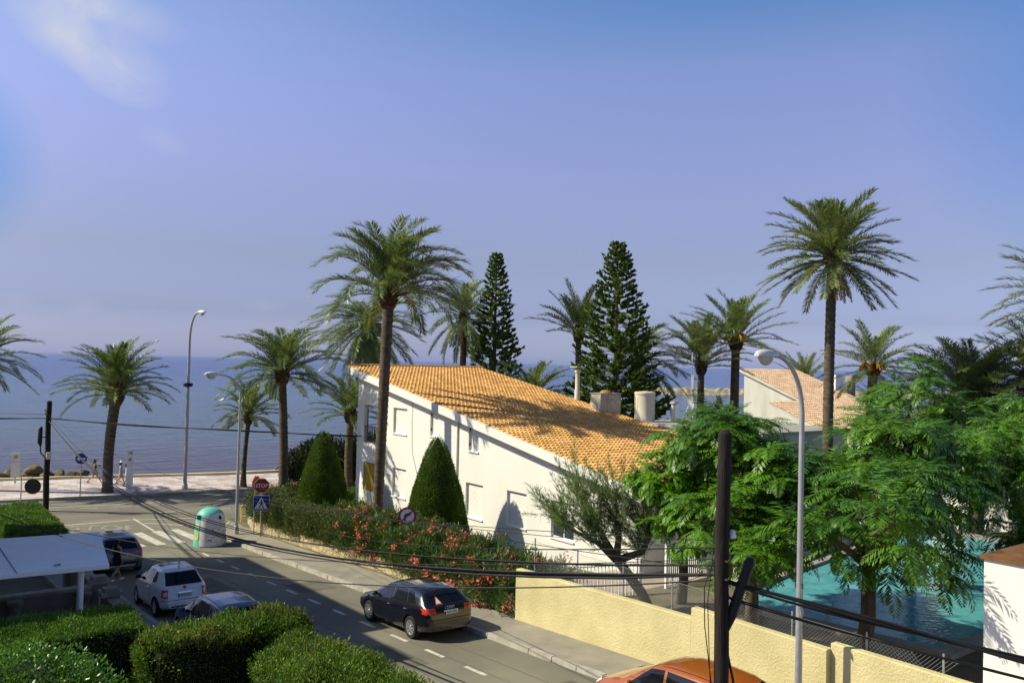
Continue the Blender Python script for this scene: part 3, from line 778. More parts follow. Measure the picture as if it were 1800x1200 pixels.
# chimneys on the far slope edge
ch = MB().box(31.4, 32.9, 33.5, 34.3, 6.2, roof_z(34) + .95)
co_ = ch.build('chimney', MT['rubble'], roof)
MB().box(31.36, 32.94, 33.46, 34.34, roof_z(34) + .952, roof_z(34) + 1.0).build('coping', MT['grey'], co_)
MB().lathe([(.34, 0), (.30, .07), (.2, .13), (.02, .17)], 14, (32.15, 33.9, roof_z(34) + 1.0)).build('cowl', MT['dead'], co_, smooth=True)
vp = MB().lathe([(.16, 0), (.16, .75), (.13, .8), (.13, 1.75), (.17, 1.76), (.17, 1.95), (.12, 1.97)], 14, (32.3, 36.4, 7.2)); vo = vp.build('vent_pipe', MT['cream'], roof, smooth=True)
MB().box(31.98, 32.62, 36.1, 36.7, 9.26, 9.31).build('vent_cap', MT['cream'], vo)
MB().lathe([(.03, 0), (.03, .1)], 8, (32.3, 36.4, 9.165)).build('vent_stem', MT['cream'], vo)

# flat roofed annex behind, with a water tank, pipe and aerials
AN = thing('flat_annex', 'grey flat roofed annex behind the lower end of the orange roof', 'building', (38.5, 27.5, 0))
mb = MB().box(32.5, 39.4, 24.0, 32.2, 0, 6.35); mb.build('wall', MT['white_old'], AN)
mb = MB().box(32.4, 39.5, 23.9, 32.3, 6.352, 6.50); mb.build('roof', MT['grey'], AN)
tk = thing('water_tank', 'tall cream cylindrical tank beside the lower roof edge', 'tank', (32.95, 31.75, 6.5))
MB().lathe([(.545, 0), (.545, .06), (.53, .10), (.53, 1.42), (.555, 1.43), (.555, 1.52), (.52, 1.53), (.52, 1.55), (.02, 1.60)], 40, (0, 0, 0)).build('body', MT['cream'], tk, local=True, smooth=True, ang=35)
MB().tube([(-.6, .1, 0), (-.6, .1, 1.3)], .012, 5).tube([(-.6, .1, .5), (-.75, .15, .5)], .012, 5).tube([(-.6, .1, .9), (-.72, .1, .95)], .012, 5).build('bracket', MT['darkiron'], tk, local=True)
pt = MB().lathe([(.10, 0), (.10, .95), (.08, .97)], 12, (34.0, 30.7, 6.5)); fl = thing('flue', 'thin cream flue pipe with cap right of the cream tank', 'flue', (34.0, 30.7, 6.5))
pt.build('pipe', MT['cream'], fl, smooth=True)
MB().lathe([(.05, 0), (.17, .02), (.17, .06), (.03, .1)], 14, (34.0, 30.7, 7.47)).build('cap', MT['cream'], fl, smooth=True)
ae = thing('aerial_mast', 'thin white lattice aerial mast left of the palm behind the annex', 'aerial', (34.85, 30.2, 6.5))
mb = MB().tube([(34.85, 30.2, 6.5), (34.85, 30.2, 10.2)], .025, 6)
mb.build('pole', MT['metal_pale'], ae)
mb = MB()
for i in range(6): mb.tube([(34.6, 30.35, 9.2 + i * .12), (35.1, 30.05, 9.2 + i * .12)], .007, 4)
mb.tube([(34.85, 30.2, 9.85), (34.85, 30.2, 9.9)], .05, 6)
mb.build('dipoles', MT['metal_pale'], ae)
am = thing('aerial_pole', 'plain white pole beside the lattice aerial mast', 'aerial', (35.2, 30.4, 6.5))
MB().tube([(35.2, 30.4, 6.5), (35.2, 30.4, 9.0)], .04, 8).build('pole', MT['metal_pale'], am)
MB().tube([(35.2, 30.4, 8.2), (35.0, 30.5, 8.35), (34.85, 30.6, 8.35)], .02, 6).build('arm', MT['metal_pale'], am)
ds = thing('satellite_dish', 'leaning white satellite dish on the annex roof', 'dish', (34.4, 30.5, 6.5))
MB().tube([(34.45, 30.5, 6.5), (34.75, 30.3, 7.4)], .02, 6).build('stay', MT['metal_pale'], ds)
MB().lathe([(.02, .08), (.2, .06), (.34, 0)], 16, (34.8, 30.25, 7.6), Matrix.Rotation(R(60), 3, 'Y') @ Matrix.Rotation(R(20), 3, 'X'), caps=False).build('reflector', MT['metal_pale'], ds, smooth=True)

# second house with paler roof further along the shore
H2 = thing('pale_roof_house', 'weathered grey house with pale orange tiled roof beyond the trees', 'house', (75, 46, 0))
X2, X2R, Y2, Y2L = 70.24, 80.0, 54.7, 34.0
S2 = (9.35 - 4.63) / (54.7 - 43.31) * .93
def rz2(y): return 9.35 - S2 * (Y2 - y)
def rp2(x, y, h=0.0): return (x, y, rz2(y) + h)
mb = MB()
mb.add([(X2 + .4, Y2L, -.5), (X2 + .4, Y2 - .3, -.5), (X2 + .4, Y2 - .3, rz2(Y2 - .3) - .2), (X2 + .4, Y2L, max(.5, rz2(Y2L)) - .2)], [(0, 1, 2, 3)])
mb.add([(X2 + .4, Y2 - .3, -.5), (X2R, Y2 - .3, -.5), (X2R, Y2 - .3, 9.0), (X2 + .4, Y2 - .3, 9.0)], [(0, 1, 2, 3)])
mb.build('wall', MT['white_old'], H2)
mb = MB(); mb.add([rp2(X2, Y2L, -.02), rp2(X2R, Y2L, -.02), rp2(X2R, Y2, -.02), rp2(X2, Y2, -.02), rp2(X2, Y2L, -.25), rp2(X2R, Y2L, -.25), rp2(X2R, Y2, -.25), rp2(X2, Y2, -.25)], [(3, 2, 1, 0), (4, 5, 6, 7), (0, 1, 5, 4), (2, 3, 7, 6), (3, 0, 4, 7), (1, 2, 6, 5)])
r2 = mb.build('roof', MT['white_old'], H2)
tm = MB(); tiles(tm, X2, X2R, Y2L, Y2, rp2, .30, .42, 2, .12)
tm.build('roof_tiles', [MT['tile_old'], MT['tile_pan']], r2, smooth=True, ang=50)
c2_ = MB().box(79.2, 80.6, 49.6, 50.5, 6, 9.0).build('chimney', MT['white_paint'], r2)
MB().box(81.6, 82.2, 49.2, 50.0, 6, 8.9).build('chimney', MT['plinth'], r2)
tm = MB(); tiles(tm, 64.8, X2 - .01, Y2L, 47.2, rp2, .30, .42, 5, .12); tm.build('porch_tiles', [MT['tile_old'], MT['tile_pan']], r2, smooth=True, ang=50)
mb = MB(); mb.add([rp2(64.8, Y2L, -.02), rp2(X2 - .01, Y2L, -.02), rp2(X2 - .01, 47.2, -.02), rp2(64.8, 47.2, -.02), rp2(64.8, Y2L, -.25), rp2(X2 - .01, Y2L, -.25), rp2(X2 - .01, 47.2, -.25), rp2(64.8, 47.2, -.25)], [(3, 2, 1, 0), (4, 5, 6, 7), (0, 1, 5, 4), (2, 3, 7, 6), (3, 0, 4, 7)])
mb.build('porch_roof', MT['white_old'], H2)
MB().box(65.3, X2 + .38, 40.0, 46.9, -.5, rz2(40.0) - .3).build('porch', MT['white_old'], H2)
# low white houses seen only through the trees
H3 = thing('white_villa', 'white villa glimpsed through gaps in the feathery trees', 'house', (47, 19, 0))
mb = MB().box(43.5, 60, 10, 22, 0, 7.2); mb.build('wall', MT['white'], H3)
MB().box(43.3, 60.2, 9.8, 22.2, 7.202, 7.4).build('roof', MT['tile_old'], H3)
for y in (12, 15.5, 19): 
    wv = MB().box(43.44, 43.49, y, y + 1.3, 3.8, 5.4).build('window', MT['glass'], H3)
    MB().box(43.38, 43.43, y - .1, y + 1.4, 3.7, 3.79).build('sill', MT['white_paint'], wv)

# white garage-like building on the right edge with a brown roof
GB = thing('white_outbuilding', 'white rendered outbuilding with brown roof edge at the pool corner', 'building', (20, 4, 0))
MB().box(17.0, 23.0, -2.0, 7.5, 1.5, 5.92).build('wall', MT['white'], GB)
mb = MB()
mb.box(16.94, 23.06, -2.06, 7.56, 5.922, 5.99)
mb.add([(16.95, 7.55, 5.992), (23.05, 7.55, 5.992), (23.05, -2.05, 5.992), (16.95, -2.05, 5.992), (20, 4.2, 6.5), (20, .8, 6.5)], [(0, 1, 4), (1, 2, 5, 4), (2, 3, 5), (3, 0, 4, 5)])
MB.build(mb, 'roof', MT['brown'], GB)

# ------------------------------------------------------------------ walls and fences
def ywall(name, y0, y1, x0, x1, zt, label, zb=None):
    mb = MB(); n = max(1, int((y1 - y0) / .5)); 
    for i in range(n):
        a, b = y0 + (y1 - y0) * i / n, y0 + (y1 - y0) * (i + 1) / n
        z0, z1 = zt(a), zt(b)
        v = [(x0, a, gz(a) - .2), (x1, a, gz(a) - .2), (x1, b, gz(b) - .2), (x0, b, gz(b) - .2), (x0, a, z0 - .02), (x1, a, z0 - .02), (x1, b, z1 - .02), (x0, b, z1 - .02), (x0 + .03, a, z0), (x1 - .03, a, z0), (x1 - .03, b, z1), (x0 + .03, b, z1)]
        f = [(8, 9, 10, 11), (0, 4, 7, 3), (1, 2, 6, 5), (4, 8, 11, 7), (5, 6, 10, 9)]
        if i == 0: f += [(0, 1, 5, 4), (4, 5, 9, 8)]
        if i == n - 1: f += [(3, 7, 6, 2), (7, 11, 10, 6)]
        mb.add(v, f)
    return mb.build(name, MT['yellow'], label=label, cat='wall')
ywall('yellow_wall', 14.13, 21.2, 16.42, 16.66, lambda y: 3.24 - .033 * (y - 14.13), 'long low section of yellow rendered wall beside the oleanders')
ywall('yellow_wall', 10.42, 14.125, 16.42, 16.66, lambda y: 3.50, 'middle taller section of yellow rendered wall behind the tarred pole')
ywall('yellow_wall', 7.52, 10.415, 16.58, 16.80, lambda y: 3.62, 'set back section of yellow rendered wall meeting the white outbuilding')
# low stone wall carrying the hedge
mb = MB(); y = 21.25; rs_ = random.Random(8)
def sw_x(y): return 16.72 if y < 40 else 16.72 - max(0, y - 40) * .02
while y < 44.4:
    b = min(y + .6, 44.4)
    h0, h1 = .57 + .02 * math.sin(y * 2.1), .57 + .02 * math.sin(b * 2.1)
    v = [(sw_x(y), y, gz(y) - .1), (17.05, y, gz(y) - .1), (17.05, b, gz(b) - .1), (sw_x(b), b, gz(b) - .1), (sw_x(y), y, gz(y) + h0 + .12), (17.05, y, gz(y) + h0 + .12), (17.05, b, gz(b) + h1 + .12), (sw_x(b), b, gz(b) + h1 + .12)]
    f = [(4, 5, 6, 7), (0, 4, 7, 3), (1, 2, 6, 5)]
    if y < 21.3: f.append((0, 1, 5, 4))
    mb.add(v, f); y = b
for (ax, ay), (bx, by) in (((16.63, 44.4), (17.2, 46.6)), ((17.2, 46.6), (19.0, 48.0)), ((19.0, 48.0), (24, 47.2)), ((24, 47.2), (34, 45.5))):
    d = Vector((bx - ax, by - ay)).normalized(); n = Vector((d.y, -d.x)) * .3
    mb.add([(ax, ay, -.1), (bx, by, -.1), (bx + n.x, by + n.y, -.1), (ax + n.x, ay + n.y, -.1), (ax, ay, .80), (bx, by, .72), (bx + n.x, by + n.y, .72), (ax + n.x, ay + n.y, .80)], [(4, 5, 6, 7), (0, 1, 5, 4), (2, 3, 7, 6), (0, 4, 7, 3), (1, 2, 6, 5)])
mb.build('stone_wall', MT['stone'], label='low yellowish stone wall below the clipped hedge on the pavement', cat='wall')
# chain-link fence on the yellow wall
CF = thing('chain_link_fence', 'thin chain-link fence standing along the top of the yellow wall', 'fence', (16.9, 14.5, 2.9))
pts_ = [20.9, 18.9, 17.0, 15.2, 13.4, 11.6, 9.8, 8.2]
for y in pts_:
    MB().tube([(16.92, y, 2.0), (16.92, y, 3.95)], .022, 8).build('post', MT['metal'], CF, smooth=True)
mb = MB()
y0_, y1_ = 7.9, 21.0; zl, zh = 2.9, 3.85
k = y0_ - 1.0
while k < y1_:
    for s in (1, -1):
        a = (k, zl if s > 0 else zh); b = (k + (zh - zl), zh if s > 0 else zl)
        if b[0] <= y1_ and a[0] >= y0_:
            mb.add([(16.90, a[0], a[1]), (16.90, a[0] + .006, a[1]), (16.90, b[0] + .006, b[1]), (16.90, b[0], b[1])], [(0, 1, 2, 3)])
    k += .085
mb.tube([(16.9, y0_, zh), (16.9, y1_, zh)], .006, 4); mb.tube([(16.9, y0_, zl), (16.9, y1_, zl)], .006, 4)
mb.build('wire_mesh', MT['metal'], CF)
# white bar fence round the house garden / pool
def barfence(name, p, q, z, h, label, posts=True):
    p, q = Vector(p), Vector(q); ln = (q - p).length; d = (q - p) / ln
    F_ = thing(name, label, 'fence', ((p.x + q.x) / 2, (p.y + q.y) / 2, z))
    mb = MB()
    for zz in (z + .12, z + h - .08): mb.tube([(p.x, p.y, zz), (q.x, q.y, zz)], .022, 6)
    mb.build('rails', MT['white_paint'], F_)
    mb = MB(); n = int(ln / .13)
    for i in range(1, n):
        c = p + d * (ln * i / n); mb.box(c.x - .012, c.x + .012, c.y - .012, c.y + .012, z + .04, z + h)
    mb.build('bars', MT['white_paint'], F_)
    for c in (p, q): MB().box(c.x - .045, c.x + .045, c.y - .045, c.y + .045, z - .1, z + h + .1).build('post', MT['white_paint'], F_)
    return F_
barfence('bar_fence', (17.3, 21.7), (21.2, 20.5), 1.55, 1.25, 'white bar fence running from the yellow wall to the leaning tree')
barfence('bar_fence', (22.6, 20.6), (29.0, 21.6), 1.6, 1.5, 'taller white bar fence beside the pool behind the feathery trees')
mb = MB(); mb.add([(17.0, 21.4, 1.56), (21.5, 20.2, 1.62), (30, 21.2, 1.62), (30, 23.8, 1.62), (17, 23.8, 1.56)], [(0, 1, 2, 3, 4)])
mb.build('garden_path', mat('pink_paving', (.42, .33, .27), .9, c2=(.30, .24, .20), scale=1.5), kind='structure')
# pool
PC = [(22.1, 16.6), (24.0, 17.9), (40, 20.6), (40, 11.6), (22.95, 11.2)]
def inset(poly, d):
    n = len(poly); out = []
    for i in range(n):
        a, b, c = Vector(poly[i - 1]), Vector(poly[i]), Vector(poly[(i + 1) % n])
        e, f = (b - a).normalized(), (c - b).normalized()
        n1, n2 = Vector((e.y, -e.x)), Vector((f.y, -f.x))
        out.append(tuple(b - (n1 + n2) / (1 + n1.dot(n2)) * d))
    return out
area = sum(PC[i - 1][0] * PC[i][1] - PC[i][0] * PC[i - 1][1] for i in range(len(PC)))
outp = inset(PC, .45 if area > 0 else -.45)
if max(p[0] for p in outp) < 40: outp = inset(PC, -.45 if area > 0 else .45)
mb = MB(); mb.add([(x, y, TERR + .03) for x, y in PC], [tuple(range(5))])
mb.build('pool_water', MT['pool'], kind='structure')
mb = MB()
for i in range(5):
    a, b, c, d = PC[i - 1], PC[i], outp[i], outp[i - 1]
    mb.add([(*a, TERR + .14), (*b, TERR + .14), (*c, TERR + .14), (*d, TERR + .14), (*a, TERR - .1), (*b, TERR - .1), (*d, TERR - .1), (*c, TERR - .1)], [(0, 1, 2, 3), (0, 1, 5, 4), (3, 2, 7, 6)])
mb.build('pool_coping', mat('pool_coping', (.36, .33, .27), .9, c2=(.25, .23, .19), scale=2, bump=.3), kind='structure')
mb = MB()
mb.add([(24.2, 18.75, 2.0), (41, 21.6, 2.0), (41, 21.85, 2.0), (24.2, 19.0, 2.0), (24.2, 18.75, 2.75), (41, 21.6, 2.75), (41, 21.85, 2.75), (24.2, 19.0, 2.75)], [(0, 1, 5, 4), (4, 5, 6, 7), (2, 3, 7, 6), (0, 3, 7, 4), (1, 2, 6, 5)])
mb.build('pool_wall', MT['cream'], label='low cream wall along the far side of the pool', cat='wall')

# ------------------------------------------------------------------ left yard and neighbour
NB = thing('apartment_block', 'pale apartment block just outside the view that shades the street', 'building', (-5, 38, 0))
mb = MB().box(-10, 1.86, 31.5, 47.0, -.2, 13.0); mb.build('wall', MT['white_old'], NB)
mb = MB().box(-10, 1.861, 27.5, 31.498, -.2, 12.0); mb.build('lower_wing', MT['white_old'], NB)
mb = MB().box(-10, 1.862, 24.3, 27.498, -.2, 8.2); mb.build('terrace_wing', MT['white_old'], NB)
for z in (3, 6, 9):
    for y in (26, 29, 33, 37, 41, 44.5):
        if y == 26 and z > 6: continue
        wv = MB().box(1.865, 1.90, y, y + 1.3, z, z + 1.3).build('window', MT['glass'], NB)
        MB().box(1.87, 1.98, y - .1, y + 1.4, z - .1, z - .01).build('sill', MT['white_paint'], wv)
CN = thing('canopy', 'flat white canopy roof on white posts at the lower left', 'canopy', (4, 26, 1))
mb = MB()
mb.add([(1.95, 24.05, 4.0), (5.18, 23.75, 4.0), (5.87, 28.35, 4.0), (1.95, 28.85, 4.0), (1.95, 24.05, 3.9), (5.18, 23.75, 3.9), (5.87, 28.35, 3.9), (1.95, 28.85, 3.9)], [(0, 1, 2, 3), (4, 7, 6, 5), (0, 4, 5, 1), (1, 5, 6, 2), (2, 6, 7, 3), (3, 7, 4, 0)])
mb.build('roof', MT['white_paint'], CN)
mb = MB().box(3.12, 3.15, 24.0, 28.65, 4.002, 4.012).tube([(4.0, 24.3, 4.02), (4.15, 24.35, 4.02)], .03, 6).build('seam', MT['grey'], CN)
for x, y in ((4.62, 24.1), (5.3, 28.1), (2.2, 24.3), (2.2, 28.4)): MB().tube([(x, y, .9), (x, y, 3.9)], .05, 10).build('post', MT['white_paint'], CN, smooth=True)
yd = thing('boundary_wall', 'shaded cream wall with coping and pillars beside the parked white car', 'wall', (6.1, 28, .8))
mb = MB().box(6.02, 6.2, 29.6, 33.5, .3, 2.05).box(6.02, 6.2, 15, 27.6, .5, 2.05); mb.build('panel', MT['shade_toned_masonry'], yd)
mb = MB().box(5.95, 6.27, 29.7, 33.5, 2.052, 2.16).box(5.95, 6.27, 15, 27.5, 2.052, 2.16); mb.build('coping', MT['plinth'], yd)
for y in (29.4, 27.75, 33.7):
    p_ = MB().box(5.88, 6.34, y - .22, y + .22, .4, 2.2).build('pillar', MT['shade_toned_masonry'], yd)
    MB().box(5.80, 6.42, y - .30, y + .30, 2.202, 2.30).box(5.9, 6.32, y - .2, y + .2, 2.302, 2.42).build('cap', MT['plinth'], p_)
gt = thing('gate', 'white metal bar gate between the two wall pillars', 'gate', (6.1, 28.6, .9))
mb = MB()
for i in range(11):
    y = 28.05 + i * .105; mb.box(6.09, 6.11, y - .014, y + .014, 1.0, 2.0)
mb.build('bars', MT['white_paint'], gt)
MB().box(6.07, 6.13, 28.0, 29.15, 2.0, 2.06).box(6.07, 6.13, 28.0, 29.15, .98, 1.03).build('frame', MT['white_paint'], gt)
pw = thing('porch_wall', 'dark shaded porch wall with round columns behind the canopy', 'wall', (2.5, 29.2, .8))
MB().box(1.9, 5.85, 29.1, 29.3, .4, 2.1).build('panel', MT['shade_toned_masonry'], pw)
MB().box(1.9, 5.87, 29.02, 29.38, 2.102, 2.2).build('coping', MT['plinth'], pw)
for x in (3.75, 5.6):
    MB().lathe([(.2, .5), (.2, .62), (.15, .7), (.14, 1.85), (.17, 1.95), (.22, 2.0), (.22, 2.1)], 18, (x, 28.85, 0)).build('column', MT['shade_toned_masonry'], pw, smooth=True)
hr = thing('handrail', 'bent white tube handrail on the steps under the canopy', 'handrail', (4.6, 26, .9))
MB().tube([(3.5, 26.6, 1.35), (4.1, 26.4, 1.75), (4.6, 26.2, 1.98), (5.0, 26.1, 2.0), (5.08, 26.07, 1.9), (5.1, 26.05, .9)], .025, 8).build('rail', MT['white_paint'], hr, smooth=True)
MB().tube([(4.3, 26.33, .9), (4.3, 26.33, 1.85)], .02, 8).build('post', MT['white_paint'], hr, smooth=True)

# ------------------------------------------------------------------ vegetation
rng = np.random.default_rng(11)
def frond(rg, base, az, el, ln, bend, npairs, lw=.046, lf=.42, wind=(0, 0)):
    """one feather palm leaf: returns leaflets (V, F) and its rib points"""
    k = 16; t = np.linspace(0, 1, k + 1)
    e = el - bend * t ** 1.35
    a = az + wind[1] * t ** 2
    d = np.stack([np.cos(e) * np.cos(a), np.cos(e) * np.sin(a), np.sin(e)], 1)
    p = np.zeros((k + 1, 3)); p[0] = base
    for i in range(k): p[i + 1] = p[i] + (d[i] + d[i + 1]) / 2 * ln / k + np.array([wind[0] * .02 * t[i], 0, 0])
    u = np.linspace(.20, 1.0, npairs)
    P = np.stack([np.interp(u, t, p[:, j]) for j in range(3)], 1)
    D = unit(np.stack([np.interp(u, t, d[:, j]) for j in range(3)], 1))
    sd = unit(np.cross(D, np.array([0, 0, 1.0])) + 1e-6)
    nm = np.cross(sd, D)
    out = []
    prof = np.sin(np.pi * np.clip(.10 + .70 * u, 0, 1)) ** .7
    for s in (1, -1):
        al = np.radians(58 - 26 * u) + rg.normal(0, .09, npairs)
        be = np.radians(rg.normal(24, 15, npairs))
        ld = D * np.cos(al)[:, None] + (s * sd * np.cos(be)[:, None] + nm * np.sin(be)[:, None]) * np.sin(al)[:, None]
        ld = unit(ld + np.array([0, 0, -.18]))
        S = unit(np.cross(ld, nm + rg.normal(0, .25, (npairs, 3))))
        out.append(rhombs(P, ld, S, lf * prof * rg.uniform(.85, 1.12, npairs), lw * rg.uniform(.8, 1.2, npairs), .35))
    return cat_meshes(out), p

def palm(label, base, crown, r, cl, n=46, el=(-35, 82), bend=(.7, 1.25), leaf='palm', seed=0, boss=1.0, fruit=False, wind=(0, 0), npairs=84, r_top=None, dead=0, group='date palms', prune=None):
    rg = np.random.default_rng(seed); rr = random.Random(seed)
    base = Vector(base); crown = Vector(crown)
    T = thing('palm_tree', label, 'palm tree', base, group=group)
    # trunk: ringed, slightly leaning, flared at the foot
    ln = (crown - base).length; nseg = max(10, int(ln / .14)); r_top = r_top or r * .82
    pts = []; rad = []
    bow = Vector((rr.uniform(-.2, .2), rr.uniform(-.2, .2), 0))
    for i in range(nseg + 1):
        t = i / nseg
        pts.append(base.lerp(crown, t) + bow * math.sin(math.pi * t) * .8)
        rad.append((r + (r_top - r) * t) * (1 + .045 * (1 if i % 2 else -1)) + .55 * r * math.exp(-t * ln / .35))
    mb = MB().tube(pts, rad, 14); mb.build('trunk', MT['trunk'], T, smooth=True, ang=180)
    # boss of old leaf bases under the crown
    mb = MB(); hb = 1.15 * boss; ax = (crown - base).normalized()
    if boss:
        k = 15
        for i in range(k):
            t = i / (k - 1); rb_ = r_top * (1.0 + .72 * boss ** .5 * math.sin(math.pi * min(1, t * .86 + .05)))
            m_ = 15
            for j in range(m_):
                a = 2 * math.pi * (j + (i % 2) * .5) / m_ + rr.uniform(-.1, .1)
                c = crown + ax * (-.15 + t * hb) + Vector((math.cos(a), math.sin(a), 0)) * rb_ * .88
                d = Vector((math.cos(a) * .7, math.sin(a) * .7, .75)).normalized() * rr.uniform(.16, .26)
                s = Vector((-math.sin(a), math.cos(a), 0)) * .075
                o = Vector((math.cos(a), math.sin(a), 0)) * .05
                mb.add([c - s, c + s, c + s * .5 + d, c - s * .5 + d, c - o * 2], [(0, 1, 2, 3), (4, 0, 3), (1, 4, 2), (3, 2, 4)])
        mb.lathe([(r_top * 1.02, -.2), (r_top * (1 + .55 * boss), hb * .35), (r_top * (1 + .6 * boss), hb * .6), (r_top * .8, hb), (.05, hb * 1.1)], 14, crown)
        mb.build('crown_boss', MT['boss'], T)
    top = np.array(crown + ax * hb * .8)
    parts = []; ribs = MB()
    e0, e1 = R(el[0]), R(el[1])
    for i in range(n):
        u = (i + .5) / n
        if prune and u > .28 and math.cos(i * 2.39996 - prune[0]) > .25 and rr.random() < prune[1]: continue
        e = e1 + (e0 - e1) * u ** 1.05 + rg.normal(0, .07)
        az = i * 2.39996 + rg.normal(0, .16)
        b = bend[0] + (bend[1] - bend[0]) * rg.random()
        if e < 0: b *= .55
        l_ = cl * rg.uniform(.84, 1.08) * (.86 if u < .12 else 1.0)
        st = top + np.array([math.cos(az), math.sin(az), 0]) * r_top * .5 * (0.3 + u) + np.array([0, 0, -.55 * u * max(boss, .5)])
        (v, f), p = frond(rg, st, az, e, l_, b, npairs, lf=.135 * cl + .08, wind=wind)
        parts.append((v, f))
        ribs.tube([Vector(q) for q in p[::3]], [.045, .036, .028, .02, .012, .006][:len(p[::3])], 4, caps=False)
    V, F = cat_meshes(parts)
    np_mesh('crown', V, F, MT[leaf], T)
    ribs.build('leaf_ribs', MT['palm_pale'], T)
    if fruit:
        mb = MB()
        for i in range(9):
            a = i * 2.4; o = Vector((math.cos(a), math.sin(a), 0)); c = Vector(top)
            for q in range(14):
                d = Vector((rr.uniform(-.2, .2), rr.uniform(-.2, .2), rr.uniform(-.2, .2)))
                mb.tube([c + o * .2, c + o * .55 + Vector((0, 0, .25)) + d * .3, c + o * .85 + Vector((0, 0, -.2)) + d], [.012, .014, .03], 4)
        mb.build('fruit_stalks', MT['fruit'], T)
    if dead:
        parts = []
        for i in range(dead):
            az = rg.uniform(0, 6.28)
            (v, f), p = frond(rg, top + np.array([math.cos(az) * r_top * 1.2, math.sin(az) * r_top * 1.2, -.9]), az, -.9, cl * .45, .5, 22, lf=.25)
            parts.append((v, f))
        V, F = cat_meshes(parts); np_mesh('dead_leaves', V, F, MT['dead'], T)
    return T

palm('date palm with brown bulb of leaf bases on the promenade beside the white totem', (13.3, 62.2, 0), (13.55, 62.05, 6.1), .31, 3.7, 66, (8, 86), (.7, 1.3), 'palm', 1, 1.5, r_top=.34)
palm('tall full palm between the thin street lamp and the clipped cone by the shore', (19.6, 47.6, .1), (19.5, 47.9, 8.0), .28, 3.75, 54, (-8, 84), (.8, 1.35), 'palm', 2, .8)
palm('small slender palm on the promenade behind the stop sign', (21.9, 60.4, .1), (22.1, 60.3, 4.7), .19, 2.9, 36, (-5, 82), (.7, 1.3), 'palm_pale', 3, .85)
palm('tallest wind-blown palm standing right in front of the white facade', (20.42, 37.7, .5), (20.75, 37.7, 12.1), .25, 4.5, 88, (12, 88), (.95, 1.8), 'palm', 4, 1.15, prune=(2.9, .62), wind=(1.6, .25), r_top=.27)
palm('palm with a skirt of drooping fronds hidden behind the tallest palm', (28.9, 55.6, .1), (29.0, 55.7, 11.5), .30, 4.7, 84, (-74, 50), (.75, 1.25), 'palm', 5, .9, dead=5)
palm('palm with hanging fronds and dark trunk rising behind the roof left of the left pine', (35.7, 53.3, 0), (35.8, 53.3, 12.4), .28, 3.7, 46, (-60, 84), (.7, 1.15), 'palm', 6, .7, dead=3)
palm('short fan-topped palm with almost black trunk left of the tall right pine', (42.6, 48.0, 0), (42.7, 48.1, 11.2), .27, 3.8, 30, (14, 86), (.35, .75), 'palm_dark', 7, 1.0)
palm('low palm peeping over the roof ridge between the two pines', (36.9, 46.3, 0), (36.9, 46.3, 6.6), .3, 3.2, 34, (0, 86), (.6, 1.0), 'palm', 8, .6)
palm('drooping palm mostly hidden behind the broad right pine', (42.9, 42.6, 0), (43.2, 42.4, 9.4), .33, 4.4, 40, (-45, 70), (.7, 1.2), 'palm', 9, .7)
palm('upright fan palm with a bulb under its crown beside the aerial masts', (48.4, 41.2, 0), (48.4, 41.1, 9.0), .29, 4.0, 40, (12, 86), (.45, .9), 'palm_pale', 10, 1.1)
palm('palm with orange fruit stalks left of the big street lamp head', (50.3, 39.6, 0), (50.4, 39.6, 10.8), .36, 4.1, 40, (-2, 86), (.45, .95), 'palm', 11, .9, fruit=True)
palm('huge tall palm with a straight trunk above the feathery trees on the right', (36.0, 22.9, 1.2), (36.15, 22.9, 14.4), .25, 3.35, 84, (-34, 86), (.5, .95), 'palm_pale', 12, .6, fruit=False, dead=5, npairs=84, r_top=.22)
palm('short palm hung with orange fruit behind the feathery tree crown', (58.3, 33.6, 0), (58.4, 33.6, 9.2), .4, 4.0, 36, (-35, 84), (.6, 1.0), 'palm', 13, .7, fruit=True)
palm('palm at the right edge showing only its left fronds', (47.4, 16.6, 1.2), (47.4, 16.6, 12.4), .33, 4.6, 54, (-50, 84), (.6, 1.0), 'palm', 14, .6)
palm('bushy low dark palm on the right behind the feathery trees', (41.6, 18.9, 1.2), (41.6, 18.9, 7.7), .36, 4.0, 120, (-50, 80), (.6, 1.2), 'palm_pale', 15, .5)
palm('paler bushy palm in the right corner beside the dark bushy one', (43.8, 16.3, 1.2), (43.8, 16.3, 8.3), .36, 4.4, 110, (-50, 84), (.6, 1.2), 'palm_pale', 16, .5)
palm('palm at the left edge showing only the tips of its fronds over the sea', (6.2, 67.0, 0), (6.2, 66.8, 8.4), .36, 3.7, 50, (-30, 82), (.7, 1.15), 'palm', 17, .8)
palm('low palm at the sea corner of the white house', (26.6, 53.0, .1), (26.5, 53.0, 5.2), .3, 3.4, 30, (2, 84), (.6, 1.1), 'palm', 18, .8)
palm('small palm low behind the grey annex roof', (48.6, 39.2, 0), (48.6, 39.2, 4.4), .26, 2.6, 26, (5, 84), (.5, .9), 'palm_pale', 19, .6)
palm('distant spiky palm top behind the pale roof', (87.8, 59.0, 0), (87.8, 59.0, 7.6), .36, 3.8, 26, (15, 86), (.3, .6), 'palm_pale', 20, .5)
palm('palm behind the chimney of the pale-roofed house', (83.0, 47.0, 0), (83.0, 47.0, 4.6), .36, 3.6, 40, (-10, 84), (.6, 1.0), 'palm', 21, .6)

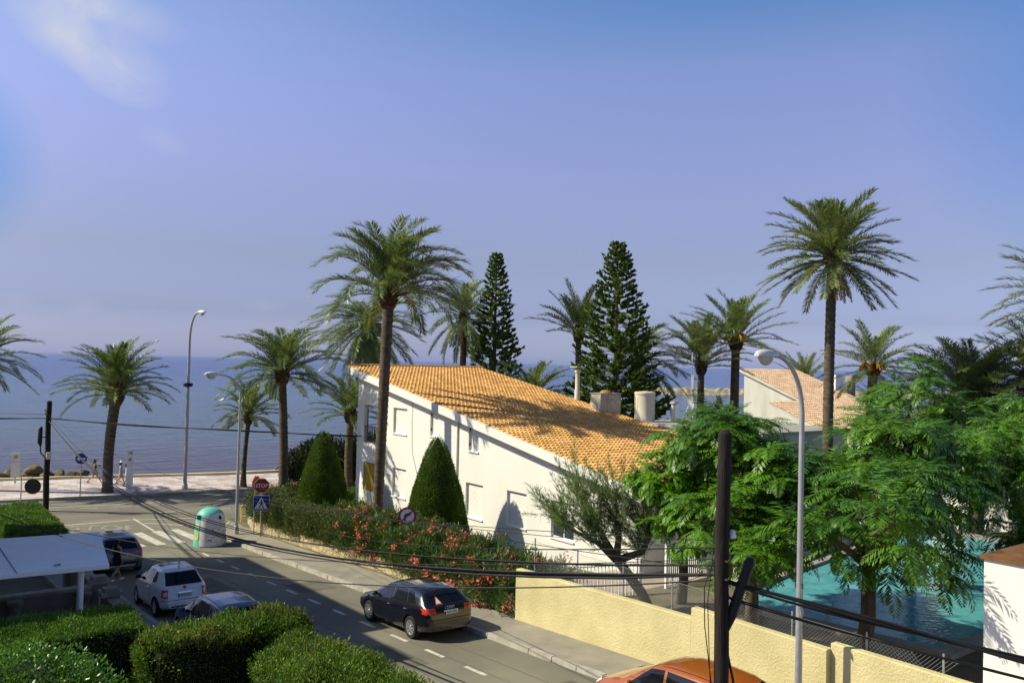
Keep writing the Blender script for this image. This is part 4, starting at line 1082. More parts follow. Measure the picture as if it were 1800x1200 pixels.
def norfolk(label, base, h, rad, seed, low=.05, leaf='pine'):
    rg = np.random.default_rng(seed); rr = random.Random(seed)
    T = thing('norfolk_pine', label, 'pine tree', base, group='norfolk pines')
    base = np.array(base, dtype=float)
    MB().tube([tuple(base + np.array([0, 0, h * t])) for t in np.linspace(0, .985, 12)], [.26 * (1 - t) + .03 for t in np.linspace(0, .985, 12)], 10).build('trunk', MT['bark'], T, smooth=True)
    lf = []; br = MB(); z = h * low
    while z < h * .985:
        t = z / h
        rt_ = rad * (1 - t) ** .82 * rg.uniform(.88, 1.1) + .16
        nb = 9 if t < .45 else (7 if t < .65 else 6)
        a0 = rg.random() * 6.28
        for i in range(nb):
            a = a0 + 2 * math.pi * i / nb + rg.normal(0, .12)
            ln = rt_ * rg.uniform(.82, 1.08)
            k = 9; s = np.linspace(0, 1, k + 1)
            rise = (-.10 + .35 * t) * s * ln + .22 * s ** 3 * ln
            o = np.array([math.cos(a), math.sin(a), 0])
            P = base + np.array([0, 0, z]) + o * (s * ln)[:, None] + np.array([0, 0, 1.0]) * rise[:, None]
            br.tube([tuple(q) for q in P[::3]], [.035 * (1 - t) + .012, .02, .014, .008], 4, caps=False)
            m_ = int(9 + ln * (24 if t < .42 else 11))
            u = rg.uniform(.10 if t < .45 else (.30 if t < .75 else .12), 1.02, m_) ** .75
            B = np.stack([np.interp(u, s, P[:, j]) for j in range(3)], 1)
            sd = np.cross(o, [0, 0, 1.0])
            dr = unit(o * rg.uniform(.2, 1.0, (m_, 1)) + sd * rg.normal(0, .65, (m_, 1)) + np.array([0, 0, 1.0]) * rg.uniform(.15, 1.0, (m_, 1)))
            L_ = rg.uniform(.34, .60, m_) * (.65 + .35 * (1 - t)) * min(1, .55 + ln / 3)
            for q in range(3):     # three crossed blades make each finger of foliage solid
                S = unit(np.cross(dr, rg.normal(0, 1, (m_, 3))))
                lf.append(rhombs(B, dr, S, L_, np.full(m_, .16), .55))
            # fine side needles
            dn = unit(dr + rg.normal(0, .55, (m_, 3)))
            lf.append(rhombs(B + dr * (L_ * .3)[:, None], dn, unit(np.cross(dn, rg.normal(0, 1, (m_, 3)))), L_ * .55, np.full(m_, .09), .5))
        z += (.46 if t < .5 else .38) * rg.uniform(.85, 1.15) * (1.0 if t < .85 else .7)
    V, F = cat_meshes(lf); np_mesh('foliage', V, F, MT[leaf], T)
    br.build('branches', MT['bark'], T)
    return T
norfolk('narrower tall pine with tiered branches on the left behind the roof', (37.6, 51.8, 0), 17.9, 3.2, 31)
norfolk('broad dense tiered pine standing tallest right of the black-trunked palm', (40.0, 41.3, 0), 17.9, 4.7, 32)

def sample_box(rg, n, x0, x1, y0, y1, z0, z1, faces, jit=.06, round_=.15):
    """points and normals on chosen faces of a box ('t','x-','x+','y-','y+'), weighted by area"""
    A = {'t': (x1 - x0) * (y1 - y0), 'x-': (y1 - y0) * (z1 - z0), 'x+': (y1 - y0) * (z1 - z0), 'y-': (x1 - x0) * (z1 - z0), 'y+': (x1 - x0) * (z1 - z0)}
    tot = sum(A[f] * faces[f] for f in faces); P = []; Nn = []
    for f, wt in faces.items():
        k = int(n * A[f] * wt / tot)
        u, v = rg.random(k), rg.random(k); p = np.zeros((k, 3)); nn = np.zeros((k, 3))
        if f == 't': p[:] = np.stack([x0 + (x1 - x0) * u, y0 + (y1 - y0) * v, np.full(k, z1)], 1); nn[:, 2] = 1
        elif f[0] == 'x': p[:] = np.stack([np.full(k, x0 if f[1] == '-' else x1), y0 + (y1 - y0) * u, z0 + (z1 - z0) * v], 1); nn[:, 0] = -1 if f[1] == '-' else 1
        else: p[:] = np.stack([x0 + (x1 - x0) * u, np.full(k, y0 if f[1] == '-' else y1), z0 + (z1 - z0) * v], 1); nn[:, 1] = -1 if f[1] == '-' else 1
        P.append(p); Nn.append(nn)
    P = np.concatenate(P); Nn = np.concatenate(Nn)
    return P + rg.normal(0, jit, P.shape), Nn

def leaf_cloud(rg, P, Nn, ln, wd, up=.4, spread=.8, per=1):
    parts = []
    for q in range(per):
        D = unit(Nn + np.array([0, 0, up]) + rg.normal(0, spread, P.shape))
        S = unit(np.cross(D, rg.normal(0, 1, P.shape)))
        n = len(P)
        parts.append(rhombs(P, D, S, ln * rg.uniform(.65, 1.3, n), wd * rg.uniform(.7, 1.25, n), .5))
    return cat_meshes(parts)

def bumpy(P, amp, f=1.7):
    x, y, z = P.T
    return amp * (np.sin(f * x + 1.3 * y) + np.sin(1.9 * f * y + .7 * z) + .7 * np.sin(3.1 * f * x - 2.3 * f * y) + .5 * np.sin(4.7 * f * (x + z)))

def hedge(label, boxes, n, leaf, ln, wd, seed, ground=None, amp=.04, up=.5, jit=.05, cat='hedge', name='hedge', dry=0.0, core=.22, spread=.8, per=1, faces=None, shoots=.006):
    rg = np.random.default_rng(seed)
    x0 = min(b[0] for b in boxes); x1 = max(b[1] for b in boxes); y0 = min(b[2] for b in boxes); y1 = max(b[3] for b in boxes)
    zb = min(b[4] for b in boxes)
    T = thing(name, label, cat, ((x0 + x1) / 2, (y0 + y1) / 2, zb))
    vol = [sum(((b[1] - b[0]) * (b[3] - b[2]), (b[3] - b[2]) * (b[5] - b[4]) * 2, (b[1] - b[0]) * (b[5] - b[4]) * 2)) for b in boxes]
    parts = []; dr = []; mb = MB()
    for b, v in zip(boxes, vol):
        P, Nn = sample_box(rg, int(n * v / sum(vol)), *b, faces or {'t': 1.3, 'x-': 1, 'x+': .7, 'y-': 1, 'y+': .7}, jit)
        P = P + Nn * bumpy(P, amp)[:, None]
        k = rg.random(len(P)) < dry * (1 + .9 * np.sin(P[:, 0] * 2.2 + P[:, 1] * 1.7))
        parts.append(leaf_cloud(rg, P[~k], Nn[~k], ln, wd, up, spread, per))
        sh = rg.random(len(P)) < shoots      # stray shoots the shears missed
        if sh.any(): parts.append(leaf_cloud(rg, P[sh] + Nn[sh] * .03, Nn[sh], ln * 2.2, wd * 1.1, up * 1.3, .45, 2))
        if k.any(): dr.append(leaf_cloud(rg, P[k], Nn[k], ln, wd, up, spread, per))
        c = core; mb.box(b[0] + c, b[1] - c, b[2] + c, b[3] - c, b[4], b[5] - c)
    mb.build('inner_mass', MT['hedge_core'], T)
    V, F = cat_meshes(parts); np_mesh('foliage', V, F, MT[leaf], T)
    if dr: V, F = cat_meshes(dr); np_mesh('dry_foliage', V, F, MT['hedge_dry'], T)
    return T
# foreground hedges (cypress), lower left
hedge('cypress hedge running along the street edge at the bottom of the view', [(6.5, 8.5, 4.0, 16.9, 1.3, 3.3)], 210000, 'hedge_top', .070, .028, 41, amp=.065, dry=.12, up=.7, jit=.055, spread=.8, faces={'t': 1.6, 'x-': .5, 'x+': .8, 'y-': .5, 'y+': .6})
hedge('browning cypress hedge hiding the dark blue car', [(5.0, 8.4, 18.8, 20.35, 1.2, 3.22), (7.55, 8.45, 16.95, 18.75, 1.2, 3.05)], 150000, 'hedge_top', .070, .028, 42, amp=.065, dry=.20, up=.7, jit=.06, spread=.8, faces={'t': 2.2, 'x-': .5, 'x+': .9, 'y-': .10, 'y+': .6})
hedge('smooth bright clipped hedge at the left in front of the canopy', [(-1.5, 5.15, 19.9, 21.9, 1.2, 3.42)], 130000, 'hedge_box', .060, .022, 43, amp=.03, dry=.02, up=.8, jit=.04, spread=.75, faces={'t': 2.2, 'x-': .4, 'x+': .5, 'y-': .10, 'y+': .6})
hedge('dark rounded box hedge behind the canopy beside the wooden pole', [(5.3, 7.35, 41.5, 50.2, -.02, 1.62)], 52000, 'hedge_box', .08, .035, 44, amp=.03, jit=.035, up=.3)
hedge('grey-green clipped hedge on the stone wall by the stop sign', [(16.62, 17.8, 33.5, 38.5, 1.2, 2.1), (16.6, 17.8, 38.5, 44.7, .95, 2.1), (17.2, 20.6, 44.8, 46.6, .75, 1.75)], 76000, 'hedge_olive', .11, .04, 45, amp=.06, jit=.07, dry=.03)
# oleander with coral flowers
def oleander(label, box, n, seed, nfl):
    rg = np.random.default_rng(seed)
    T = hedge(label, [box], n, 'oleander', .20, .034, seed, amp=.13, up=.9, jit=.14, name='oleander_hedge', core=.35, spread=.75)
    P, Nn = sample_box(rg, nfl, *box, {'t': 1.6, 'x-': .75, 'y-': .8}, .1)
    P = P + Nn * (bumpy(P, .13) + .10)[:, None]
    parts = []
    for p, q in zip(P, Nn):
        m = rg.integers(8, 22)
        C = p + rg.normal(0, .085, (m, 3))
        for k in range(m):
            d = unit(q + np.array([0, 0, .4]) + rg.normal(0, .5, 3)); a = unit(np.cross(d, rg.normal(0, 1, 3))); b = np.cross(d, a)
            th = np.arange(5) * 2 * np.pi / 5
            D = a * np.cos(th)[:, None] + b * np.sin(th)[:, None] + d * .35
            S = unit(np.cross(D, d))
            parts.append(rhombs(np.repeat(C[k][None], 5, 0), unit(D), S, np.full(5, .052), np.full(5, .044), .6))
    V, F = cat_meshes(parts); np_mesh('flowers', V, F, MT['petal'], T)
    return T
oleander('oleander hedge with coral pink flowers behind the no right turn sign', (16.66, 18.7, 21.5, 33.6, 1.45, 2.55), 62000, 46, 330)
oleander('low oleander with pink flowers round the foot of the tallest palm', (19.0, 21.4, 34.5, 42.6, .4, 1.45), 22000, 47, 90)
oleander('far oleander with pink flowers behind the stop sign', (18.2, 21.8, 46.7, 48.0, .1, 1.75), 12000, 48, 40)

def topiary(label, c, h, r, seed):
    rg = np.random.default_rng(seed)
    T = thing('topiary_cone', label, 'topiary', c, group='clipped cone trees')
    n = 90000
    t = 1 - np.sqrt(rg.random(n)); a = rg.random(n) * 2 * np.pi
    rad = r * (1 - t) ** .74 * (1 + .02 * np.sin(5 * a + 9 * t)) * (1 - .12 * np.exp(-t * 9)) + .10 * (1 - t ** 6) + .05
    rad = rad * (1 + .025 * np.sin(3 * a + 2) + .02 * np.sin(17 * t + 2 * a))
    P = np.stack([c[0] + rad * np.cos(a), c[1] + rad * np.sin(a), c[2] + .1 + t * (h - .1)], 1) + rg.normal(0, .028, (n, 3))
    Nn = np.stack([np.cos(a), np.sin(a), np.full(n, .45)], 1)
    V, F = leaf_cloud(rg, P, unit(Nn), .075, .03, .45, .6); np_mesh('foliage', V, F, MT['topiary'], T)
    prof = [(max(.02, (r * (1 - q) ** .74) * .92 + .06 * (1 - q ** 6)), .1 + q * (h - .12)) for q in np.linspace(0, 1, 18)]
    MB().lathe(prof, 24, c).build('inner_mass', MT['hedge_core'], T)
    MB().tube([c, (c[0], c[1], c[2] + .5)], .09, 8).build('trunk', MT['bark'], T)
topiary('clipped dark green cone nearer the sea at the left of the house', (20.25, 43.7, .3), 5.18, 1.52, 51)
topiary('clipped dark green cone nearer the street in front of the shuttered windows', (20.45, 32.3, .75), 5.33, 1.52, 52)

def shrub(label, lobes, n, leaf, ln, wd, seed, name='shrub', up=.3, base=None, trunk=True, cat='shrub', shell=.75, spread=.8):
    rg = np.random.default_rng(seed)
    cx = sum(l[0] for l in lobes) / len(lobes); cy = sum(l[1] for l in lobes) / len(lobes); zb = base if base is not None else min(l[2] - l[5] for l in lobes)
    T = thing(name, label, cat, (cx, cy, zb)); parts = []; mb = MB(); tr = MB()
    vol = [l[3] * l[4] * l[5] for l in lobes]
    for l, v in zip(lobes, vol):
        k = int(n * v / sum(vol)); d = unit(rg.normal(0, 1, (k, 3)))
        s = rg.uniform(shell, 1.05, (k, 1)) * (1 + bumpy(d * 3, .05)[:, None])
        P = np.array(l[:3]) + d * s * np.array(l[3:6])
        parts.append(leaf_cloud(rg, P, d, ln, wd, up, spread))
        bm = bmesh.new(); bmesh.ops.create_icosphere(bm, subdivisions=2, radius=.72)
        mb.add([(x.co.x * l[3] + l[0], x.co.y * l[4] + l[1], x.co.z * l[5] + l[2]) for x in bm.verts], [tuple(q.index for q in f_.verts) for f_ in bm.faces]); bm.free()
        tr.tube([(cx, cy, zb), (l[0], l[1], l[2])], [.07, .03], 6)
    V, F = cat_meshes(parts); np_mesh('foliage', V, F, MT[leaf], T)
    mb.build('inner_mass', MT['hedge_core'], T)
    if trunk: tr.build('stems', MT['bark'], T)
    return T
shrub('glossy broad-leaved bush filling the bottom left corner', [(2.3, 17.6, 3.0, 1.7, 1.5, 1.05), (3.3, 17.0, 2.6, 1.1, 1.3, .95), (1.2, 15.6, 3.0, 1.8, 1.6, 1.1), (2.6, 15.0, 2.7, 1.2, 1.3, 1.1), (2.0, 13.2, 2.9, 1.5, 1.3, 1.1)], 70000, 'bush', .075, .04, 61, base=1.4, up=.25)
shrub('dark round-leaved shrub behind the left clipped cone', [(26.0, 56.0, 2.0, 2.2, 1.5, 1.9), (28.2, 54.4, 2.2, 2.0, 1.5, 2.0), (25.0, 57.0, 1.7, 1.6, 1.3, 1.5)], 30000, 'dkshrub', .15, .09, 62, base=.1)
shrub('low green garden shrub beside the left corner of the house', [(22.6, 47.4, .9, 1.2, .8, 1.0), (24.2, 47.0, .8, 1.2, .8, .9)], 9000, 'hedge_box', .12, .05, 63, base=.0)

def feather_tree(label, base, lobes, nleaf, leaf, seed, fork=None, gap=.55, trunk_r=.16, pair=14, droop=1.0, ll=.62, group='feathery trees by the pool'):
    """tree with long twice-divided leaves hanging in layers"""
    rg = np.random.default_rng(seed); rr = random.Random(seed)
    base = Vector(base)
    T = thing('feathery_tree', label, 'tree', base, group=group)
    fork = Vector(fork)
    tr = MB(); tr.tube([base, base.lerp(fork, .5) + Vector((.06, -.05, 0)), fork], [trunk_r * 1.15, trunk_r, trunk_r * .85], 12)
    tr.build('trunk', MT['bark'], T, smooth=True, ang=180)
    br = MB(); parts = []
    vol = [l[3] * l[4] + l[4] * l[5] + l[3] * l[5] for l in lobes]
    for l, v in zip(lobes, vol):
        c = Vector(l[:3]); mid = fork.lerp(c, .55) + Vector((rr.uniform(-.3, .3), rr.uniform(-.3, .3), .25))
        br.tube([fork, mid, c], [trunk_r * .6, trunk_r * .38, trunk_r * .16], 7)
        k = int(nleaf * v / sum(vol))
        # twigs: leaves grow in tufts at twig ends
        nt_ = max(6, k // 9)
        d = unit(rg.normal(0, 1, (nt_, 3)) + np.array([0, 0, .35]))
        tp = np.array(l[:3]) + d * rg.uniform(.25, 1.0, (nt_, 1)) ** .5 * np.where(rg.random((nt_, 1)) < .14, 1.28, 1.0) * np.array(l[3:6])
        for q in range(0, nt_, 3):
            br.tube([c, (c + Vector(tp[q])) / 2 + Vector((0, 0, .08)), Vector(tp[q])], [.03, .018, .007], 4, caps=False)
        hole = np.sin(tp[:, 0] * 2.1 + seed) * np.sin(tp[:, 1] * 2.4 + 2 * seed) + np.sin(tp[:, 2] * 3.3 + tp[:, 0] * 1.3) * .8
        for q in range(nt_):
            if hole[q] > gap: continue
            m = 9
            az = rg.uniform(0, 2 * np.pi) + np.arange(m) * 2.4
            o = unit(np.stack([np.cos(az), np.sin(az), rg.uniform(-.45, .75, m)], 1) + d[q] * .6)
            L_ = ll * rg.uniform(.45, 1.15, m)
            for i in range(m):
                t = np.linspace(.12, 1, pair)
                hz = o[i] * np.array([1, 1, 0]); hz = hz / (np.linalg.norm(hz) + 1e-6)
                e = math.asin(max(-1, min(1, o[i][2])))
                ee = e - droop * t * rg.uniform(.4, 1.7)
                dl = np.stack([hz[0] * np.cos(ee), hz[1] * np.cos(ee), np.sin(ee)], 1)
                P = tp[q] + np.cumsum(dl, 0) * L_[i] / pair
                sd = unit(np.cross(dl, [0, 0, 1.0]) + 1e-6)
                pl = L_[i] * .33 * np.sin(np.pi * np.clip(.18 + .72 * t, 0, 1))
                for s in (1, -1):
                    D = unit(dl * .55 + s * sd * .85 + np.array([0, 0, -.28]) + rg.normal(0, .10, (pair, 3)))
                    S = unit(np.cross(D, np.cross(sd, dl)))
                    parts.append(rhombs(P, D, S, pl, np.full(pair, .044), .5))
    V, F = cat_meshes(parts)
    np_mesh('crown', V, F, MT[leaf], T)
    br.build('limbs', MT['bark'], T, smooth=True)
    return T
feather_tree('feathery tree with dark trunk standing in front of the pool water', (20.3, 11.9, 2.0), [(21.8, 12.0, 7.3, 1.6, 1.4, 1.0), (19.6, 11.3, 6.6, 1.5, 1.4, 1.0), (22.8, 11.5, 7.0, 1.5, 1.3, .9), (20.4, 13.0, 6.4, 1.3, 1.1, .7), (21.2, 10.9, 6.45, 1.4, 1.1, .7), (22.9, 12.6, 7.8, 1.2, 1.1, .8), (23.8, 11.4, 5.6, 1.1, 1.0, .6), (19.4, 12.6, 6.1, 1.1, 1.1, .9), (17.3, 11.3, 5.6, .9, .8, .5), (16.3, 8.9, 6.4, .9, .8, .5), (18.0, 10.3, 6.6, 1.1, 1.0, .7), (20.1, 11.5, 4.5, .5, .5, .6), (21.3, 10.2, 4.9, .35, .35, .5), (22.3, 10.6, 4.9, .5, .5, .6)], 2000, 'feather', 71, (20.6, 11.9, 4.4), trunk_r=.19, ll=1.0)
feather_tree('feathery tree spreading behind the tarred pole and the near street lamp', (19.9, 15.0, 2.0), [(18.6, 14.2, 6.9, 1.5, 1.4, .9), (19.6, 15.6, 7.3, 1.5, 1.4, .9), (17.6, 13.8, 5.6, 1.2, 1.2, .9), (19.0, 14.0, 5.1, 1.4, 1.2, .9), (20.6, 14.4, 6.2, 1.4, 1.2, .9), (18.2, 12.9, 5.2, 1.0, 1.0, .6), (16.9, 12.6, 5.0, .8, .8, .4), (18.6, 14.8, 7.6, 1.2, 1.1, .7)], 2000, 'feather', 72, (19.3, 14.6, 4.2), gap=.75, trunk_r=.17, ll=.9)
feather_tree('brightest green feathery tree at the lower end of the orange roof', (20.9, 18.4, 1.7), [(19.7, 17.4, 5.9, 1.5, 1.4, .9), (20.9, 17.2, 6.5, 1.4, 1.3, .9), (19.2, 16.7, 5.0, 1.1, 1.0, .8), (20.7, 16.4, 5.3, 1.3, 1.2, .9), (22.2, 17.6, 6.4, 1.4, 1.3, .9), (19.0, 17.3, 6.3, 1.1, 1.0, .7)], 2900, 'feather_b', 73, (20.3, 17.9, 4.1), gap=1.3, trunk_r=.15, pair=12, ll=.62)
feather_tree('feathery tree at the right edge over the white outbuilding', (26.5, 10.2, 2.0), [(27.2, 10.4, 7.0, 1.7, 1.5, 1.1), (25.6, 9.6, 6.0, 1.5, 1.3, 1.0), (28.4, 11.2, 7.9, 1.6, 1.4, .9), (26.6, 9.2, 5.6, 1.5, 1.2, .8), (25.3, 10.6, 7.0, 1.3, 1.2, .9), (25.0, 9.2, 4.9, 1.2, 1.0, .6), (26.8, 10.4, 4.9, 1.3, 1.1, .6)], 1900, 'feather', 74, (26.5, 10.1, 4.6), gap=.8, trunk_r=.17, ll=.95)
feather_tree('tall feathery tree rising behind the pool in front of the pale palms', (29.2, 15.4, 2.0), [(28.6, 15.2, 7.3, 1.9, 1.7, 1.1), (29.8, 15.6, 8.7, 1.7, 1.5, .9), (30.8, 14.6, 7.2, 1.6, 1.5, 1.1), (27.4, 15.4, 6.0, 1.5, 1.4, 1.0), (29.8, 14.2, 5.8, 1.6, 1.4, 1.0)], 1500, 'feather', 75, (29.2, 15.3, 4.6), gap=.8, trunk_r=.18, ll=.9)

# leaning wispy tree between oleander and bar fence
def wispy_tree(seed=81):
    rg = np.random.default_rng(seed)
    T = thing('wispy_tree', 'leaning grey-green tree with forked trunk and fine upright twigs', 'tree', (19.2, 18.0, 2.0))
    f0 = Vector((18.45, 18.85, 3.55))
    MB().tube([(19.25, 17.95, 1.7), (18.95, 18.3, 2.6), f0], [.19, .16, .14], 12).build('trunk', MT['bark'], T, smooth=True, ang=180)
    mb = MB(); tips = []
    for p in ([(18.45, 18.85, 3.5), (18.0, 19.2, 4.0), (17.2, 19.7, 4.45)], [(18.45, 18.85, 3.5), (18.6, 18.9, 4.3), (18.5, 18.95, 5.1)], [(18.5, 18.8, 3.5), (19.1, 18.4, 3.75), (19.4, 18.3, 4.3), (19.9, 17.9, 4.9)], [(18.4, 18.9, 3.6), (18.1, 19.3, 4.4), (17.8, 19.6, 5.2)]):
        mb.tube(p, [.13, .10, .06, .035][:len(p)] if len(p) == 4 else [.13, .085, .04], 9); tips += [Vector(q) for q in p[1:]]
    mb.build('limbs', MT['bark'], T, smooth=True, ang=180)
    tw = MB(); parts = []
    for i in range(330):
        o = tips[rg.integers(0, len(tips))] + Vector(rg.normal(0, .12, 3)); a = rg.uniform(0, 6.28)
        side = Vector((-.62, .42, 0)) * rg.uniform(0, 1.3) + Vector((math.cos(a), math.sin(a), 0)) * .5
        d = (side + Vector((0, 0, rg.uniform(.35, 1.5)))).normalized(); ln = rg.uniform(.7, 1.75)
        pts = [o]; k = 6
        for q in range(k):
            d = (d + Vector(rg.normal(0, .09, 3)) + Vector((0, 0, .02 if d.z > .3 else -.05))).normalized(); pts.append(pts[-1] + d * ln / k)
        tw.tube(pts, [.009, .007, .006, .005, .004, .003, .002], 4, caps=False)
        A = np.array([tuple(p) for p in pts]); m = int(ln * 52)
        u = rg.uniform(.1, 1, m); B = np.stack([np.interp(u, np.linspace(0, 1, k + 1), A[:, j]) for j in range(3)], 1)
        dd = np.array(d); D = unit(dd * 1.1 + rg.normal(0, .45, (m, 3)) + np.array([0, 0, .05]))
        parts.append(rhombs(B, D, unit(np.cross(D, rg.normal(0, 1, (m, 3)))), rg.uniform(.12, .30, m), np.full(m, .016), .4))
    tw.build('twigs', MT['wispy'], T)
    V, F = cat_meshes(parts); np_mesh('foliage', V, F, MT['wispy'], T)
wispy_tree()

# ------------------------------------------------------------------ cars
def interp(pts, y): return float(np.interp(y, [p[0] for p in pts], [p[1] for p in pts]))
def smooth_prof(pts, n=160):
    """piecewise-linear profile rounded off a little"""
    ys = np.linspace(pts[0][0], pts[-1][0], n); zs = np.interp(ys, [p[0] for p in pts], [p[1] for p in pts])
    k = np.array([1, 3, 5, 3, 1]) / 13.0
    zp = np.pad(zs, 2, mode='edge'); zs2 = np.convolve(zp, k, 'valid'); zs2[0], zs2[-1] = zs[0], zs[-1]
    return list(zip(ys, zs2))

class Car:
    def __init__(s, label, loc, L_, W_, top, belt, wheels, paint, wr=.33, tumble=.22, rz=0.0, taper=(2.6, 3.2), group='parked cars', slope=0.0, endr=.93, endk=.13):
        s.T = thing('parked_car', label, 'car', loc, rz, group); s.T.rotation_euler = (slope, 0, rz)
        s.L, s.W = L_, W_
        top = smooth_prof(top); s.top, s.belt = top, belt
        hw = W_ / 2; f = L_ / 2
        st = np.unique(np.concatenate([np.linspace(-f, -f + .7, 26), np.linspace(-f + .7, f - .7, 40), np.linspace(f - .7, f, 20)]))
        rows = []; N_ = 30
        for y in st:
            q = abs(y) / f; tp = taper[0] if y < 0 else taper[1]
            w_ = hw * (1 - .16 * max(0, (q - .45) / .55) ** tp)
            e = max(0, (q - endr) / (1 - endr)); w_ *= (1 - endk * e ** 2)
            zt = interp(top, y); zb = min(interp(belt, y), zt - .015)
            z0 = .19 + .12 * max(0, (q - .72) / .28)
            z0 = min(z0, zt - .12)
            h = max(0, zt - zb); hh = min(1, h / .42)
            wr_ = w_ * (.90 - tumble * hh)
            cp = [(0, z0), (.72 * w_, z0), (.93 * w_, z0 + .03), (.985 * w_, z0 + .12), (w_, z0 + (zb - z0) * .45), (w_ * .995, z0 + (zb - z0) * .72), (w_ * .965, zb - .005 * hh),
                  (w_ * .95 + (wr_ - w_ * .95) * .25, zb + h * .28), (w_ * .95 + (wr_ - w_ * .95) * .75, zb + h * .72), (wr_ - .01, zb + h * .9), (wr_ * .86, zt - .012 * hh - .004), (wr_ * .5, zt + .006), (0, zt + .012)]
            cp = np.array(cp); dd = np.concatenate([[0], np.cumsum(np.linalg.norm(np.diff(cp, axis=0), axis=1) + 1e-4)])
            t = np.linspace(0, 1, N_) * dd[-1]
            # Catmull-Rom through the control points
            out = []
            for v in t:
                i = min(len(cp) - 2, max(0, int(np.searchsorted(dd, v, 'right')) - 1)); u = (v - dd[i]) / (dd[i + 1] - dd[i])
                p0, p1, p2, p3 = cp[max(i - 1, 0)], cp[i], cp[i + 1], cp[min(i + 2, len(cp) - 1)]
                cr_ = .5 * ((2 * p1) + (-p0 + p2) * u + (2 * p0 - 5 * p1 + 4 * p2 - p3) * u * u + (-p0 + 3 * p1 - 3 * p2 + p3) * u ** 3)
                out.append(cr_ * .6 + (p1 + (p2 - p1) * u) * .4)
            rows.append([(a, y, b) for a, b in out] + [(-a, y, b) for a, b in out[-2:0:-1]])
        n = len(rows[0]); mb = MB()
        mb.add([p for r in rows for p in r], [(i * n + j, i * n + (j + 1) % n, (i + 1) * n + (j + 1) % n, (i + 1) * n + j) for i in range(len(rows) - 1) for j in range(n)] + [tuple(range(n)), tuple((len(rows) - 1) * n + j for j in range(n - 1, -1, -1))])
        body = mb.build('body', [paint, MT['black']], s.T, local=True, smooth=True, ang=38)
        # wheel arches cut out
        cut = MB(); s.wheels = wheels; s.wr = wr
        for y in wheels:
            for sg in (1, -1):
                cut.lathe([(wr + .055, -.16), (wr + .055, .4)], 28, (sg * (hw - .16), y, wr), Matrix.Rotation(R(90) * sg, 3, 'Y'))
        co_ = cut.build('cutter', MT['black'], s.T, local=True)
        md = body.modifiers.new('b', 'BOOLEAN'); md.object = co_; md.operation = 'DIFFERENCE'; md.solver = 'EXACT'
        bpy.context.view_layer.update()
        dg = bpy.context.evaluated_depsgraph_get()
        me = bpy.data.meshes.new_from_object(body.evaluated_get(dg))
        body.modifiers.clear(); old = body.data; body.data = me
        for p in me.polygons:
            c = p.center
            for y in wheels:
                if math.hypot(c.y - y, c.z - wr) < wr + .05 or (abs(c.x) < hw - .15 and math.hypot(c.y - y, c.z - wr) < wr + .06 and c.z < .75): p.material_index = 1
            if c.z < .245 and abs(p.normal.z) > .5: p.material_index = 1
        bpy.data.objects.remove(co_)
        bm = bmesh.new(); bm.from_mesh(old); s.bvh = BVHTree.FromBMesh(bm); bm.free()
        s.body = body
    def hit(s, a, b, axis):
        """project (a, b) on to the body: axis 'L'/'R' side view (y, z), 'B'/'F' rear / front (x, z), 'T' top (x, y)"""
        o, d = {'L': (Vector((-4, a, b)), Vector((1, 0, 0))), 'R': (Vector((4, a, b)), Vector((-1, 0, 0))), 'B': (Vector((a, -6, b)), Vector((0, 1, 0))), 'F': (Vector((a, 6, b)), Vector((0, -1, 0))), 'T': (Vector((a, b, 5)), Vector((0, 0, -1)))}[axis]
        h, nrm, _, _ = s.bvh.ray_cast(o, d)
        if h is None: return None, d
        if nrm.dot(d) > 0: nrm = -nrm
        return h, nrm
    def patch(s, name, quad, axis, m, off=.006, nu=10, nv=8, parent=None, mb=None):
        """quad: four corners in that view, bent on to the body and lifted by off"""
        q = [Vector(p) for p in quad]; vs = []
        for j in range(nv + 1):
            for i in range(nu + 1):
                u, v = i / nu, j / nv
                p = q[0].lerp(q[1], u).lerp(q[3].lerp(q[2], u), v)
                h, n = s.hit(p.x, p.y, axis)
                if h is None: h = Vector(vs[-1]) if vs else Vector((0, 0, 0)); n = Vector((0, 0, 0))
                vs.append(h + n * off)
        b = MB(); b.add(vs, [(j * (nu + 1) + i, j * (nu + 1) + i + 1, (j + 1) * (nu + 1) + i + 1, (j + 1) * (nu + 1) + i) for j in range(nv) for i in range(nu)])
        if mb is not None:
            mb.add(b.v, b.f); return None
        return b.build(name, m, parent or s.T, local=True, smooth=True, ang=180)
    def side(s, name, quad, m, off=.006, nu=10, nv=8, parents=(None, None)):
        return [s.patch(name, quad, ax, m, off, nu, nv, parents[i]) for i, ax in enumerate('LR')]
    def seam(s, pts, axis, wd=.012, off=.004, name='door_seam', m=None):
        mb = MB()
        for (a, b), (c, d) in zip(pts, pts[1:]):
            t = Vector((c - a, d - b)); n = Vector((-t.y, t.x)).normalized() * wd / 2; k = max(2, int(t.length / .08))
            s.patch('', [(a - n.x, b - n.y), (c - n.x, d - n.y), (c + n.x, d + n.y), (a + n.x, b + n.y)], axis, None, off, k, 1, mb=mb)
        return mb.build(name, m or MT['black'], s.T, local=True)
